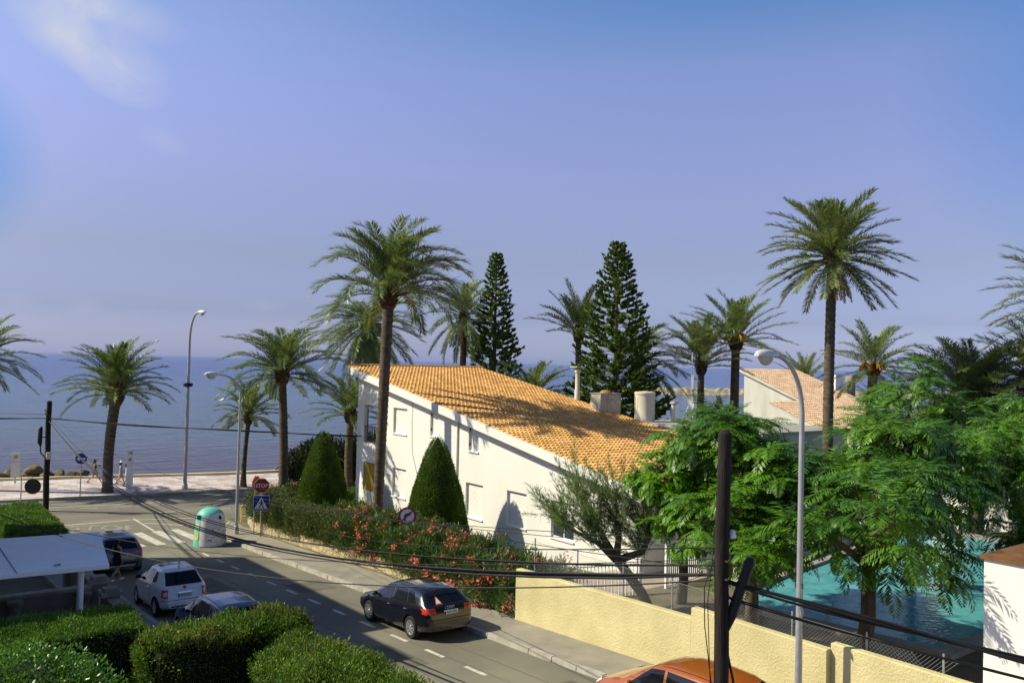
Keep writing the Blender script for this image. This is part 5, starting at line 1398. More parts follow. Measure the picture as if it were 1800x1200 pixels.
    def add_wheels(s, spokes, tw=.2, hub=None):
        wr = s.wr; hw = s.W / 2; rim = wr * .66
        for y in s.wheels:
            for sg in (1, -1):
                Mx = Matrix.Rotation(R(90) * sg, 3, 'Y'); c = (sg * (hw - tw / 2 - .015), y, wr)
                W_ = thing_part('wheel', s.T, c)
                MB().lathe([(rim, -tw / 2), (wr * .93, -tw / 2), (wr, -tw / 2 + .03), (wr, tw / 2 - .03), (wr * .93, tw / 2), (rim, tw / 2)], 36, (0, 0, 0), Mx, caps=False).build('tyre', MT['tyre'], W_, local=True, smooth=True)
                rb = MB().lathe([(rim + .004, -tw / 2 + .02), (rim + .004, tw / 2 - .002), (rim - .03, tw / 2 - .006), (rim - .045, tw / 2 - .05)], 30, (0, 0, 0), Mx, caps=False)
                for k in range(spokes):
                    A = Matrix.Rotation(2 * math.pi * k / spokes, 3, 'Z')
                    w1, w2 = .30 * rim * 5 / spokes, .36 * rim * 5 / spokes
                    vs = [Mx @ (A @ Vector(p)) for p in ((rim * .1, -w1 / 2, tw / 2 - .02), (rim * .1, w1 / 2, tw / 2 - .02), (rim * .93, w2 / 2, tw / 2 - .012), (rim * .93, -w2 / 2, tw / 2 - .012), (rim * .1, -w1 / 2, tw / 2 - .06), (rim * .1, w1 / 2, tw / 2 - .06), (rim * .93, w2 / 2, tw / 2 - .05), (rim * .93, -w2 / 2, tw / 2 - .05))]
                    rb.add(vs, [(0, 1, 2, 3), (4, 7, 6, 5), (0, 3, 7, 4), (1, 5, 6, 2), (2, 6, 7, 3)])
                rb.lathe([(.02, tw / 2 - .005), (rim * .24, tw / 2 - .015), (rim * .26, tw / 2 - .06)], 16, (0, 0, 0), Mx)
                rb.build('rim', MT['alloy'], W_, local=True, smooth=True, ang=30)
                MB().lathe([(.01, tw / 2 - .07), (rim, tw / 2 - .075)], 24, (0, 0, 0), Mx).build('brake', MT['black'], W_, local=True)
    def plate(s, x, z, text, w=.46, h=.105, axis='B'):
        h_, n = s.hit(x, z, axis); y = h_.y - .022; 
        P = MB().box(x - w / 2, x + w / 2, y, y + .02, z - h / 2, z + h / 2).build('number_plate', MT['plate'], s.T, local=True)
        MB().box(x - w / 2, x - w / 2 + .045, y - .003, y, z - h / 2, z + h / 2).build('blue_band', MT['blue'], P, local=True)
        tb = MB(); text_mb(tb, text, h * .95, lambda a, b, d: (x + .02 + a * .86, y - .002 - d, z + b), depth=.0008); tb.build('lettering', MT['signblack'], P, local=True)
    def mirror(s, y, z, m):
        for sg, ax in ((-1, 'L'), (1, 'R')):
            h, n = s.hit(y, z, ax)
            bm = bmesh.new(); bmesh.ops.create_icosphere(bm, subdivisions=2, radius=1)
            mb = MB(); mb.add([(h.x + sg * .09 + v.co.x * .10, y + v.co.y * .06 + .02, z + .05 + v.co.z * .07) for v in bm.verts], [tuple(q.index for q in f.verts) for f in bm.faces]); bm.free()
            mb.tube([(h.x - sg * .01, y, z), (h.x + sg * .06, y + .02, z + .03)], .025, 6)
            mb.build('mirror', m, s.T, local=True, smooth=True)
    def handle(s, y, z, m, w=.17):
        for sg, ax in ((-1, 'L'), (1, 'R')):
            h, n = s.hit(y, z, ax)
            MB().tube([(h.x - sg * .005, y - w / 2, z), (h.x + sg * .03, y - w / 4, z), (h.x + sg * .03, y + w / 4, z), (h.x - sg * .005, y + w / 2, z)], .013, 6).build('door_handle', m, s.T, local=True, smooth=True)
def thing_part(name, parent, loc):
    o = bpy.data.objects.new(name, None); COL.objects.link(o); o.parent = parent; o.location = loc; o.empty_display_size = .1
    return o
SLP = -math.atan(.055)

# black five-door hatchback
TOP = [(-2.15, .55), (-2.13, .80), (-2.06, .96), (-1.96, 1.01), (-1.58, 1.325), (-1.38, 1.37), (-.9, 1.415), (-.2, 1.425), (.25, 1.37), (.55, 1.24), (1.12, .965), (1.35, .92), (1.85, .80), (2.06, .66), (2.15, .48)]
BELT = [(-2.15, .95), (-1.9, .97), (-1.0, .95), (.9, .88), (1.2, .86), (2.15, .62)]
c = Car('black five-door hatchback with silver wheels parked by the pavement', (13.86, 23.05, gz(23.05) + .0), 4.3, 1.80, TOP, BELT, (-1.29, 1.29), MT['carblack'], .325, .23, slope=SLP)
c.side('front_window', [(-.12, .955), (.88, .925), (.32, 1.29), (-.05, 1.335)], MT['carglass'], .007)
c.side('rear_door_window', [(-1.02, .985), (-.19, .958), (-.13, 1.335), (-.80, 1.325)], MT['carglass'], .007)
c.side('quarter_window', [(-1.50, 1.04), (-1.10, .995), (-.90, 1.315), (-1.16, 1.295)], MT['carglass'], .007)
c.patch('rear_window', [(-.57, 1.035), (.57, 1.035), (.46, 1.31), (-.46, 1.31)], 'B', MT['carglass'], .008, 14, 10)
c.patch('windscreen', [(-.62, .99), (.62, .99), (.50, 1.35), (-.50, 1.35)], 'F', MT['carglass'], .007, 14, 10)
c.patch('sunroof', [(-.42, -.30), (.42, -.30), (.42, .22), (-.42, .22)], 'T', MT['carglass'], .005)
c.patch('roof_spoiler', [(-.50, -1.72), (.50, -1.72), (.48, -1.56), (-.48, -1.56)], 'T', MT['carblack'], .02, 12, 3)
for sg in (-1, 1):
    c.patch('tail_light', [(sg * .48, .80), (sg * .80, .80), (sg * .82, .95), (sg * .50, .95)], 'B', MT['taillight'], .008)
    c.patch('tail_light', [(-2.06, .79), (-1.86, .81), (-1.88, .95), (-2.06, .955)], 'L' if sg < 0 else 'R', MT['taillight'], .008)
c.add_wheels(8)
c.plate(.02, .80, '9473 DPS')
c.mirror(.72, .93, MT['carblack'])
c.handle(-.02, .80, MT['chrome']); c.handle(-1.02, .83, MT['chrome'])
c.seam([(.95, .33), (.95, .60), (.88, .90)], 'L'); c.seam([(-.15, .32), (-.16, .95)], 'L'); c.seam([(-.85, .5), (-1.02, .72), (-1.06, .96)], 'L')
c.seam([(-.84, .62), (.84, .62)], 'B', .02, .005, 'bumper_line')
em = MB()
for k in range(4):      # the emblem: four linked rings over the plate
    h, n = c.hit(-.105 + k * .07, .925, 'B')
    em.lathe([(.045, 0), (.052, .004), (.045, .008), (.040, .004), (.045, 0)], 18, h + Vector((0, -.012, 0)), Matrix.Rotation(R(90), 3, 'X'), caps=False)
em.build('emblem', MT['chrome'], c.T, local=True)
h, n = c.hit(-.30, 1.11, 'B')
tri = MB(); y_ = h.y - .03
for k, (sz, m_) in enumerate(((.12, 0), (.085, 1))):
    vs_ = [c.hit(-.30 + sz * a, 1.10 + sz * b, 'B')[0] + Vector((0, -.016 - .012 * k, .004 + .006 * k)) for a, b in ((-1, -.75), (1, -.75), (0, 1))]
    tri.add(vs_, [(0, 1, 2)], m_)
tri.build('warning_sticker', [MT['orange_sign'], MT['signwhite']], c.T, local=True)
MB().tube([(0, -1.35, 1.38), (0, -1.62, 1.62)], .006, 5).build('aerial', MT['black'], c.T, local=True)

# small white city car, seen from behind
TOP = [(-1.77, .50), (-1.755, .70), (-1.70, .88), (-1.60, 1.0), (-1.18, 1.37), (-.98, 1.44), (-.55, 1.49), (-.05, 1.49), (.35, 1.42), (.62, 1.27), (.98, 1.0), (1.2, .95), (1.55, .85), (1.72, .68), (1.79, .5)]
BELT = [(-1.77, .86), (-1.5, .93), (-.6, .98), (.8, .93), (1.0, .90), (1.79, .65)]
c = Car('small white rounded city car parked behind the dark SUV', (8.62, 30.5, gz(30.5)), 3.58, 1.66, TOP, BELT, (-1.16, 1.17), MT['carwhite'], .30, .27, taper=(1.5, 1.8), slope=SLP, endr=.78, endk=.20)
c.side('door_window', [(-.55, 1.02), (.78, .965), (.38, 1.34), (-.42, 1.39)], MT['carglass'], .007)
c.side('quarter_window', [(-1.02, 1.08), (-.66, 1.03), (-.52, 1.36), (-.80, 1.34)], MT['carglass'], .007)
c.patch('rear_window', [(-.585, 1.0), (.585, 1.0), (.49, 1.36), (-.49, 1.36)], 'B', MT['carglass'], .008, 14, 10)
c.patch('windscreen', [(-.55, 1.02), (.55, 1.02), (.47, 1.40), (-.47, 1.40)], 'F', MT['carglass'], .007, 14, 10)
c.patch('glass_roof', [(-.46, -.55), (.46, -.55), (.44, .12), (-.44, .12)], 'T', MT['carglass'], .006, 12, 8)
for sg in (-1, 1):
    tl = c.patch('tail_light', [(sg * .55, .64), (sg * .71, .66), (sg * .685, .90), (sg * .535, .90)], 'B', MT['taillight'], .012, 6, 6)
    c.patch('lens', [(sg * .59, .69), (sg * .67, .70), (sg * .652, .83), (sg * .575, .83)], 'B', MT['carwhite'], .018, 5, 5, parent=tl)
c.add_wheels(5, .18)
c.plate(0, .70, '3979 KZC')
c.patch('chrome_strip', [(-.22, .775), (.22, .775), (.20, .80), (-.20, .80)], 'B', MT['chrome'], .02, 8, 1)
h, n = c.hit(0, .93, 'B'); MB().lathe([(.055, 0), (.045, .012), (.01, .014)], 20, h + Vector((0, -.004, 0)), Matrix.Rotation(R(62), 3, 'X')).build('emblem', MT['taillight'], c.T, local=True, smooth=True)
c.mirror(.66, .98, MT['black']); c.handle(-.42, .86, MT['chrome'])
c.seam([(.88, .30), (.9, .62), (.82, .94)], 'L'); c.seam([(-.62, .30), (-.66, .70), (-.62, 1.0)], 'L'); c.seam([(-.80, .56), (.80, .56)], 'B', .016, .004, 'bumper_line')
c.patch('lower_bumper', [(-.42, .30), (.42, .30), (.45, .38), (-.45, .38)], 'B', MT['black'], .006, 10, 2)
MB().lathe([(.035, 0), (.03, .03), (.008, .05)], 10, (0, -1.0, 1.47)).tube([(0, -1.0, 1.5), (.01, -1.12, 1.78)], .005, 5).build('aerial', MT['black'], c.T, local=True)

# SUV half hidden by the canopy
TOP = [(-2.25, .55), (-2.24, .98), (-2.18, 1.08), (-2.08, 1.14), (-1.80, 1.58), (-1.55, 1.64), (-.8, 1.69), (0, 1.68), (.4, 1.60), (1.05, 1.14), (1.4, 1.08), (2.0, .96), (2.2, .8), (2.25, .55)]
BELT = [(-2.25, 1.08), (-1.8, 1.12), (.9, 1.04), (1.2, 1.0), (2.25, .8)]
c = Car('grey SUV parked at the zebra crossing half hidden by the canopy', (8.60, 39.5, gz(39.5)), 4.5, 1.88, TOP, BELT, (-1.33, 1.34), MT['cargrey'], .36, .20, slope=SLP * .8)
c.side('front_window', [(-.1, 1.15), (.85, 1.1), (.42, 1.5), (0, 1.55)], MT['carglass']); c.side('rear_door_window', [(-1.2, 1.18), (-.17, 1.15), (-.1, 1.55), (-1.0, 1.54)], MT['carglass'])
c.patch('rear_window', [(-.64, 1.14), (.64, 1.14), (.54, 1.54), (-.54, 1.54)], 'B', MT['carglass'], .008, 14, 10)
c.patch('windscreen', [(-.66, 1.16), (.66, 1.16), (.54, 1.58), (-.54, 1.58)], 'F', MT['carglass'], .007, 14, 10)
for sg in (-1, 1):
    c.patch('tail_light', [(sg * .50, .97), (sg * .86, .95), (sg * .85, 1.07), (sg * .52, 1.07)], 'B', MT['taillight'], .010)
    c.patch('tail_light', [(-2.12, .95), (-1.78, 1.0), (-1.8, 1.08), (-2.12, 1.08)], 'L' if sg < 0 else 'R', MT['taillight'], .010)
c.patch('lower_bumper', [(-.84, .36), (.84, .36), (.86, .60), (-.86, .60)], 'B', MT['black'], .008, 12, 4)
c.patch('skid_trim', [(-.5, .40), (.5, .40), (.55, .48), (-.55, .48)], 'B', MT['alloy'], .016, 10, 2)
c.plate(0, .84, '3641 LBH'); c.add_wheels(5, .22); c.mirror(.78, 1.13, MT['cargrey']); c.handle(-.2, 1.0, MT['cargrey']); c.handle(-1.15, 1.02, MT['cargrey'])
c.T.scale = (1, 1, .91)
c.seam([(-.12, .4), (-.14, 1.1)], 'L'); c.seam([(-.14, 1.1), (-.12, .4)], 'R')
c.patch('roof_bar', [(.5, -1.3), (.54, -1.3), (.54, .1), (.5, .1)], 'T', MT['alloy'], .03, 2, 12); c.patch('roof_bar', [(-.54, -1.3), (-.5, -1.3), (-.5, .1), (-.54, .1)], 'T', MT['alloy'], .03, 2, 12)

# dark blue hatchback mostly behind the hedge, and the orange one at the bottom edge
def hatch(label, loc, paint, plate):
    TOP = [(-2.05, .5), (-2.02, .85), (-1.95, .98), (-1.62, 1.35), (-1.4, 1.42), (-.8, 1.47), (-.1, 1.47), (.3, 1.41), (.62, 1.25), (1.15, .97), (1.4, .93), (1.85, .8), (2.0, .66), (2.05, .5)]
    BELT = [(-2.05, .95), (-1.6, .98), (.9, .90), (1.15, .88), (2.05, .65)]
    c = Car(label, loc, 4.1, 1.74, TOP, BELT, (-1.26, 1.28), paint, .315, .22, slope=SLP)
    c.side('front_window', [(-.1, .97), (.88, .94), (.36, 1.33), (-.03, 1.38)], MT['carglass'], .007)
    c.side('rear_door_window', [(-1.18, 1.0), (-.18, .975), (-.11, 1.38), (-.95, 1.36)], MT['carglass'], .007)
    c.side('quarter_window', [(-1.46, 1.04), (-1.26, 1.02), (-1.06, 1.34), (-1.15, 1.32)], MT['carglass'], .007)
    c.patch('rear_window', [(-.56, 1.03), (.56, 1.03), (.47, 1.34), (-.47, 1.34)], 'B', MT['carglass'], .008, 14, 10)
    c.patch('windscreen', [(-.60, .99), (.60, .99), (.49, 1.39), (-.49, 1.39)], 'F', MT['carglass'], .007, 14, 10)
    for sg in (-1, 1):
        c.patch('tail_light', [(sg * .56, .72), (sg * .76, .72), (sg * .74, .98), (sg * .60, .98)], 'B', MT['taillight'], .010)
        c.patch('headlight', [(sg * .45, .68), (sg * .74, .70), (sg * .72, .80), (sg * .48, .80)], 'F', MT['plate'], .010)
    c.add_wheels(6); c.plate(0, .62, plate); c.mirror(.72, .95, paint); c.handle(-.02, .82, paint); c.handle(-1.02, .84, paint)
    c.seam([(-.14, .32), (-.15, .96)], 'L'); c.seam([(.95, .33), (.9, .92)], 'L')
    for sx in (-1, 1): c.seam([(sx * .53, -1.4), (sx * .53, .1)], 'T', .018, .004, 'roof_seam')
    return c
hatch('dark blue hatchback mostly hidden behind the browning hedge', (8.45, 24.7, gz(24.7)), MT['carblue'], '6825 BVT')
hatch('orange-red hatchback at the bottom edge beside the yellow wall', (13.85, 12.0, gz(12.0)), MT['carorange'], '8150 FKR')

# ------------------------------------------------------------------ poles, lamps, wires
def wooden_pole(label, x, y, ztop, r):
    T = thing('utility_pole', label, 'utility pole', (x, y, gz(y)), group='tarred utility poles')
    rr = random.Random(int(y)); k = 16
    pts = [Vector((x + .015 * math.sin(i * .9), y, gz(y) - .1 + (ztop - gz(y) + .1) * i / k)) for i in range(k + 1)]
    rad = [r * (1.12 - .22 * i / k) * rr.uniform(.97, 1.03) for i in range(k + 1)]
    pts += [pts[-1] + Vector((0, 0, .05))]; rad += [r * .45]
    MB().tube(pts, rad, 14).build('pole', MT['wood_pole'], T, smooth=True)
    return T
PX = 8.86; PY = 7.12; LY = 57.3
P1 = wooden_pole('thick tarred wooden pole in front of the yellow wall', PX, PY, 8.56, .096)
P2 = wooden_pole('slim tarred wooden pole beside the sea road', PX, LY, 6.5, .155)
MB().box(PX - .1, PX + .1, LY - .34, LY - .20, 3.1, 3.5).build('junction_box', MT['cream'], P2)
MB().tube([(PX - .42, LY - .25, 3.9), (PX - .46, LY - .25, 4.1), (PX - .45, LY - .25, 4.9), (PX - .4, LY - .25, 5.05)], [.06, .13, .13, .05], 10).build('splice_case', MT['black'], P2, smooth=True)
MB().tube([(PX - .42, LY - .25, 3.9), (PX - .4, LY - .22, 3.5), (PX - .15, LY - .2, 3.2), (PX - .1, LY - .2, 2.3)], .035, 6).tube([(PX, LY - .1, 4.4), (PX - .42, LY - .25, 4.4)], .03, 6).build('cable_loop', MT['black'], P2)
d_ = Vector((.60, -.80, 0))       # towards the right of the view across the pole
b0 = Vector((PX, PY, 6.15)) + Vector((.797, -.604, 0)) * .10; b1 = Vector((PX, PY, 6.98)) + Vector((.797, -.604, 0)) * .37
ax_ = (b1 - b0).normalized()
MB().tube([b0 - ax_ * .1, b0, b0 + ax_ * .12, b1 - ax_ * .06, b1 - ax_ * .015, b1], [.035, .05, .066, .066, .05, .02], 14).build('splice_case', MT['black'], P1, smooth=True)
MB().tube([b0 - ax_ * .05, b0 + Vector((-.02, 0, -.4)), Vector((PX + .13, PY - .1, 5.4)), Vector((PX + .10, PY - .09, 5.2))], .018, 6).tube([Vector((PX - .10, PY + .06, 6.95)), Vector((PX - .20, PY + .12, 6.6)), Vector((PX - .18, PY + .12, 6.1)), Vector((PX - .08, PY + .07, 5.3)), Vector((PX - .08, PY + .07, 4.2))], .007, 5).tube([Vector((PX - .10, PY + .06, 7.1)), Vector((PX - .13, PY + .12, 6.4)), Vector((PX - .09, PY + .07, 5.0))], .006, 5).build('cable_loop', MT['black'], P1)
for i, z in enumerate((6.95, 6.72)):
    MB().tube([(PX - .06, PY - .10, z), (PX - .07, PY - .14, z), (PX - .05, PY - .16, z + .03)], .012, 6).build('hook', MT['darkiron'], P1)
MB().lathe([(.02, 0), (.045, .01), (.045, .05), (.025, .07), (.045, .09), (.02, .11)], 10, (PX + .10, PY - .08, 7.22)).build('insulator', MT['signwhite'], P1, smooth=True)
for i, z in enumerate((5.95, 5.75)):
    MB().tube([(PX - .16, LY, z), (PX - .22, LY - .1, z), (PX - .2, LY - .16, z + .06)], .03, 6).build('hook', MT['darkiron'], P2)

def wire(label, a, b, sag, r=.012, wob=0.0, bundle=1, m='black', seed=0):
    a, b = Vector(a), Vector(b); k = 28; mb = MB(); rr = random.Random(seed)
    for q in range(bundle):
        ph = rr.uniform(0, 6); sg = sag * (1 + .03 * q)
        pts = []
        for i in range(k + 1):
            t = i / k; p = a.lerp(b, t); p.z -= sg * 4 * t * (1 - t)
            if q: p += Vector((math.cos(ph + t * 9) * r * 1.7, 0, math.sin(ph + t * 9) * r * 2.0 * (1 if 0 < t < 1 else 0)))
            pts.append(p)
        mb.tube(pts, r, 6)
    return mb.build('overhead_cable', MT[m], label=label, cat='cable', group='overhead cables')
A = lambda z, dx=0.0: (PX + dx, PY + .08, z)
B_ = lambda z, dx=0.0: (PX + dx, LY - .12, z)
wire('thick twisted black cable sagging from the near pole down the street to the far pole', A(6.74), B_(5.35), 2.35, .019, bundle=3, seed=1)
wire('second black cable just above the thick twisted one between the two poles', A(6.86, -.05), B_(5.55, .05), 2.18, .012, bundle=2, seed=2)
wire('thin cable between the two poles hanging highest over the street', A(7.05, .06), B_(5.7), 1.3, .006, seed=3)
wire('pale cable from the near pole across the canopy to the left edge', A(6.68, -.1), (1.88, 28.0, 5.6), .95, .011, seed=4)
wire('thin cable from the near pole to the left edge above the pale one', A(6.95, -.1), (1.88, 34.0, 5.0), .9, .007, seed=5)
wire('thin cable from the near pole ending high on the slim corner lamp', A(6.78, .08), (15.55, 43.7, 3.1), .35, .007, seed=6)
wire('thin taut cable from the near pole past the no right turn sign', A(7.16, .08), (15.55, 43.75, 2.2), .25, .007, seed=7)
wire('black cable rising to the near pole over the leaning tree', A(7.08, .05), (16.6, 36.0, 1.7), .3, .011, seed=8)
wire('black cable running level over the sea from the far pole to the white house', B_(5.5), (23.1, 44.8, 5.0), .12, .026, bundle=2, seed=9)
wire('black cable from the far pole to the left edge of the view', B_(5.5), (-6, 66, 6.2), .25, .026, bundle=2, seed=10)
wire('thin cable from the far pole to the left edge just above the thicker one', B_(5.75), (-6, 66, 6.5), .2, .012, seed=13)
wire('thick black cable dropping from the near pole to the lower right corner', A(6.70), (13.6, 1.0, 5.5), .12, .020, bundle=3, seed=11)
wire('green-black thinner cable below the thick one at the lower right', A(6.50), (13.6, 1.0, 5.35), .16, .011, bundle=2, seed=12)

def lamp(label, x, y, z0, h, r, arm, rise, head, headdrop=0.0, dirv=(-1, 0), box=False, band=False):
    T = thing('street_lamp', label, 'street lamp', (x, y, z0), group='street lamps')
    d = Vector((dirv[0], dirv[1], 0)).normalized()
    pts = [Vector((x, y, z0 + h * t)) for t in (0, .1, .4, .7, 1.0)]; rad = [r, r, r * .88, r * .78, r * .7]
    for i in range(1, 11):
        a = i / 10 * math.pi / 2
        pts.append(Vector((x, y, z0 + h)) + d * arm * (1 - math.cos(a)) + Vector((0, 0, rise * math.sin(a)))); rad.append(r * (.7 - .022 * i))
    MB().tube(pts, rad, 12).build('pole', MT['metal'], T, smooth=True, ang=180)
    MB().lathe([(r * 1.5, 0), (r * 1.45, .35), (r * 1.02, .42)], 12, (x, y, z0)).build('base', MT['metal'], T, smooth=True)
    e = pts[-1]; n = Vector((-d.y, d.x, 0)); L_ = head
    def fn(u, v, w_): return e + d * (u * L_) + n * (w_ * L_) + Vector((0, 0, v * L_ * 1.35))
    top = MB(); secs = []
    for u, ww, hh in ((-.06, .07, .06), (.05, .13, .10), (.25, .19, .15), (.60, .20, .16), (.88, .17, .12), (1.0, .10, .05)):
        secs.append([fn(u, hh * math.sin(math.pi * q / 8) if q <= 8 else 0, ww * math.cos(math.pi * q / 8)) for q in range(9)] )
    for i in range(len(secs)): secs[i] = secs[i] + [fn((-.06, .05, .25, .60, .88, 1.0)[i], -.015, -(.07, .13, .19, .20, .17, .10)[i]), fn((-.06, .05, .25, .60, .88, 1.0)[i], -.015, (.07, .13, .19, .20, .17, .10)[i])]
    k = len(secs[0]); top.add([p for s_ in secs for p in s_], [(i * k + j, i * k + (j + 1) % k, (i + 1) * k + (j + 1) % k, (i + 1) * k + j) for i in range(len(secs) - 1) for j in range(k)] + [tuple(range(k)), tuple((len(secs) - 1) * k + j for j in range(k))])
    hd = top.build('lamp_head', MT['metal_pale'], T, smooth=True, ang=35)
    bm = MB(); c = fn(.52, -.017, 0)
    rings = []
    for q in range(6):
        a = q / 5 * math.pi / 2
        rings.append([c + d * (math.cos(t) * .36 * L_ * math.cos(a)) + n * (math.sin(t) * .17 * L_ * math.cos(a)) - Vector((0, 0, .30 * L_ * math.sin(a))) for t in np.linspace(0, 2 * math.pi, 18, endpoint=False)])
    bm.add([p for s_ in rings for p in s_], [(i * 18 + j, i * 18 + (j + 1) % 18, (i + 1) * 18 + (j + 1) % 18, (i + 1) * 18 + j) for i in range(5) for j in range(18)] + [tuple(5 * 18 + j for j in range(18))])
    bm.build('glass_bowl', mat('lamp_bowl', (.50, .49, .42), .25, spec=.6) if 'lamp_bowl' not in bpy.data.materials else bpy.data.materials['lamp_bowl'], hd, smooth=True)
    return T
lp = lamp('big street lamp on a bent pole in front of the yellow wall', 15.76, 10.64, gz(10.64) + .1, 6.45, .078, .95, 1.22, .62)
MB().box(15.68, 15.80, 10.555, 10.566, 4.3, 4.42).build('number_tag', MT['metal'], lp)
tb = MB(); text_mb(tb, '2', .12, lambda a, b, d: (15.715 + a * .8, 10.555 - .012 - d - a * .6, 4.9 + b)); tb.build('number', MT['signblack'], lp)
lamp('slim street lamp at the corner beside the glass bin with its arm to the left', 15.59, 43.81, gz(43.81) + .12, 7.2, .085, 1.15, 1.0, .72)
l1 = lamp('very tall street lamp on the promenade left of the slim corner lamp', 18.06, 61.2, .14, 10.3, .13, .9, 2.0, .75, dirv=(.35, -1))
MB().lathe([(.16, 0), (.30, .05), (.34, .14), (.30, .24), (.16, .28)], 14, (18.06, 61.2, 7.25)).build('loudspeaker', MT['signblack'], l1, smooth=True)
lamp('distant small street lamp rising between the fruiting palm and the bushy palms', 59.2, 30.4, 0, 9.6, .10, 1.1, 1.1, .7, dirv=(.8, -.6))

# ------------------------------------------------------------------ signs
FACE = R(-27)        # face the driver / the viewer
def sign_frame(name, label, base, rz, h, r=.035, cat='sign', group=None, z=None):
    T = thing(name, label, cat, base, rz, group)
    MB().tube([(0, 0, 0), (0, 0, h)], r, 10).build('pole', MT['metal'], T, local=True, smooth=True)
    return T
def poly_plate(mb, pts, y0, y1, mi=0): mb.prism(pts, lambda u, v, d: (u, d, v), y0, y1, mi)
def ngon(n, r, c=(0, 0), ph=0.0): return [(c[0] + r * math.cos(ph + 2 * math.pi * i / n), c[1] + r * math.sin(ph + 2 * math.pi * i / n)) for i in range(n)]
T = sign_frame('stop_sign', 'red octagonal STOP sign above a blue pedestrian crossing sign', (16.22, 42.1, gz(42.1) + .1), FACE, 3.0, .035, 'traffic sign')
mb = MB(); poly_plate(mb, ngon(8, .405, (0, 2.62), math.pi / 8), -.07, -.05, 0); o = mb.build('white_border', MT['signwhite'], T, local=True)
mb = MB(); poly_plate(mb, ngon(8, .375, (0, 2.62), math.pi / 8), -.078, -.072, 0); o = mb.build('octagon', MT['red'], T, local=True)
mb = MB(); text_mb(mb, 'STOP', .27, lambda x, y, d: (x * .93, -.081 - d, 2.62 + y), depth=.002); mb.build('lettering', MT['signwhite'], o, local=True)
mb = MB(); poly_plate(mb, [(-.40, 1.36), (.40, 1.36), (.40, 2.14), (-.40, 2.14)], -.07, -.05); ob = mb.build('white_panel', MT['signwhite'], T, local=True)
mb = MB(); poly_plate(mb, [(-.375, 1.385), (.375, 1.385), (.375, 2.115), (-.375, 2.115)], -.078, -.072); ob = mb.build('blue_panel', MT['blue'], T, local=True)
mb = MB(); poly_plate(mb, [(-.33, 1.45), (.33, 1.45), (0, 2.07)], -.084, -.079); o = mb.build('triangle', MT['signwhite'], ob, local=True)
mb = MB()
poly_plate(mb, ngon(10, .036, (.01, 1.90)), -.09, -.085); poly_plate(mb, [(-.03, 1.85), (.05, 1.85), (.06, 1.69), (-.03, 1.69)], -.09, -.085)
poly_plate(mb, [(-.03, 1.70), (.02, 1.70), (-.08, 1.50), (-.13, 1.50)], -.09, -.085); poly_plate(mb, [(.01, 1.70), (.06, 1.70), (.14, 1.50), (.09, 1.50)], -.09, -.085)
poly_plate(mb, [(-.03, 1.84), (-.01, 1.80), (-.10, 1.70), (-.12, 1.73)], -.09, -.085); poly_plate(mb, [(.05, 1.84), (.03, 1.80), (.10, 1.72), (.12, 1.75)], -.09, -.085)
for i in range(6): poly_plate(mb, [(-.26 + i * .09, 1.465), (-.22 + i * .09, 1.465), (-.20 + i * .085, 1.495), (-.235 + i * .085, 1.495)], -.09, -.085)
mb.build('pedestrian_symbol', MT['signblack'], o, local=True)
T = sign_frame('stop_sign', 'orange-red octagonal sign peeping out behind the STOP sign', (16.25, 43.1, gz(43.1) + .1), R(35), 3.05, .03, 'traffic sign')
mb = MB(); poly_plate(mb, ngon(8, .38, (0, 2.66), math.pi / 8), -.07, -.05); o = mb.build('octagon', MT['orange_sign'], T, local=True)
T = sign_frame('no_right_turn_sign', 'round white no right turn sign with red ring above the oleander', (16.95, 28.85, gz(28.85) + .3), FACE, 2.4, .028, 'traffic sign')
mb = MB(); poly_plate(mb, ngon(40, .34, (0, 2.22)), -.06, -.04); o = mb.build('red_disc', MT['red'], T, local=True)
mb = MB(); poly_plate(mb, ngon(40, .265, (0, 2.22)), -.067, -.062); o = mb.build('white_disc', MT['signwhite'], T, local=True)
mb = MB()
poly_plate(mb, [(-.12, 2.03), (-.06, 2.03), (-.06, 2.22), (-.02, 2.26), (.05, 2.26), (.05, 2.21), (.16, 2.29), (.05, 2.37), (.05, 2.32), (-.05, 2.32), (-.12, 2.25)], -.074, -.069)
mb.build('arrow', MT['signblack'], o, local=True)
mb = MB(); poly_plate(mb, [(-.21, 2.06), (-.17, 2.02), (.21, 2.38), (.17, 2.42)], -.081, -.076); mb.build('slash', MT['red'], o, local=True)
T = sign_frame('direction_sign', 'round blue sign with a white arrow pointing left on the promenade', (11.44, 61.2, .14), R(-20), 2.6, .035, 'traffic sign')
mb = MB(); poly_plate(mb, ngon(40, .37, (0, 2.45)), -.06, -.04); o = mb.build('white_rim', MT['signwhite'], T, local=True)
mb = MB(); poly_plate(mb, ngon(40, .345, (0, 2.45)), -.067, -.062); o = mb.build('blue_disc', MT['blue'], T, local=True)
mb = MB(); poly_plate(mb, [(-.27, 2.45), (-.08, 2.60), (-.08, 2.49), (.26, 2.49), (.26, 2.41), (-.08, 2.41), (-.08, 2.30)], -.074, -.069); mb.build('arrow', MT['signwhite'], o, local=True)
T = thing('traffic_sign', 'dark back of a round traffic sign on an angled tube frame beside the wooden pole', 'traffic sign', (7.95, 60.3, .0))
MB().tube([(7.95, 60.3, 0), (7.95, 60.3, 1.72), (8.5, 59.9, 1.72)], .035, 8).build('frame', MT['metal'], T)
mb = MB().lathe([(.47, 0), (.47, .03)], 36, (8.52, 59.82, 1.16), Matrix.Rotation(R(-27), 3, 'Z') @ Matrix.Rotation(R(90), 3, 'X')); mb.build('sign_disc', MT['signblack'], T)
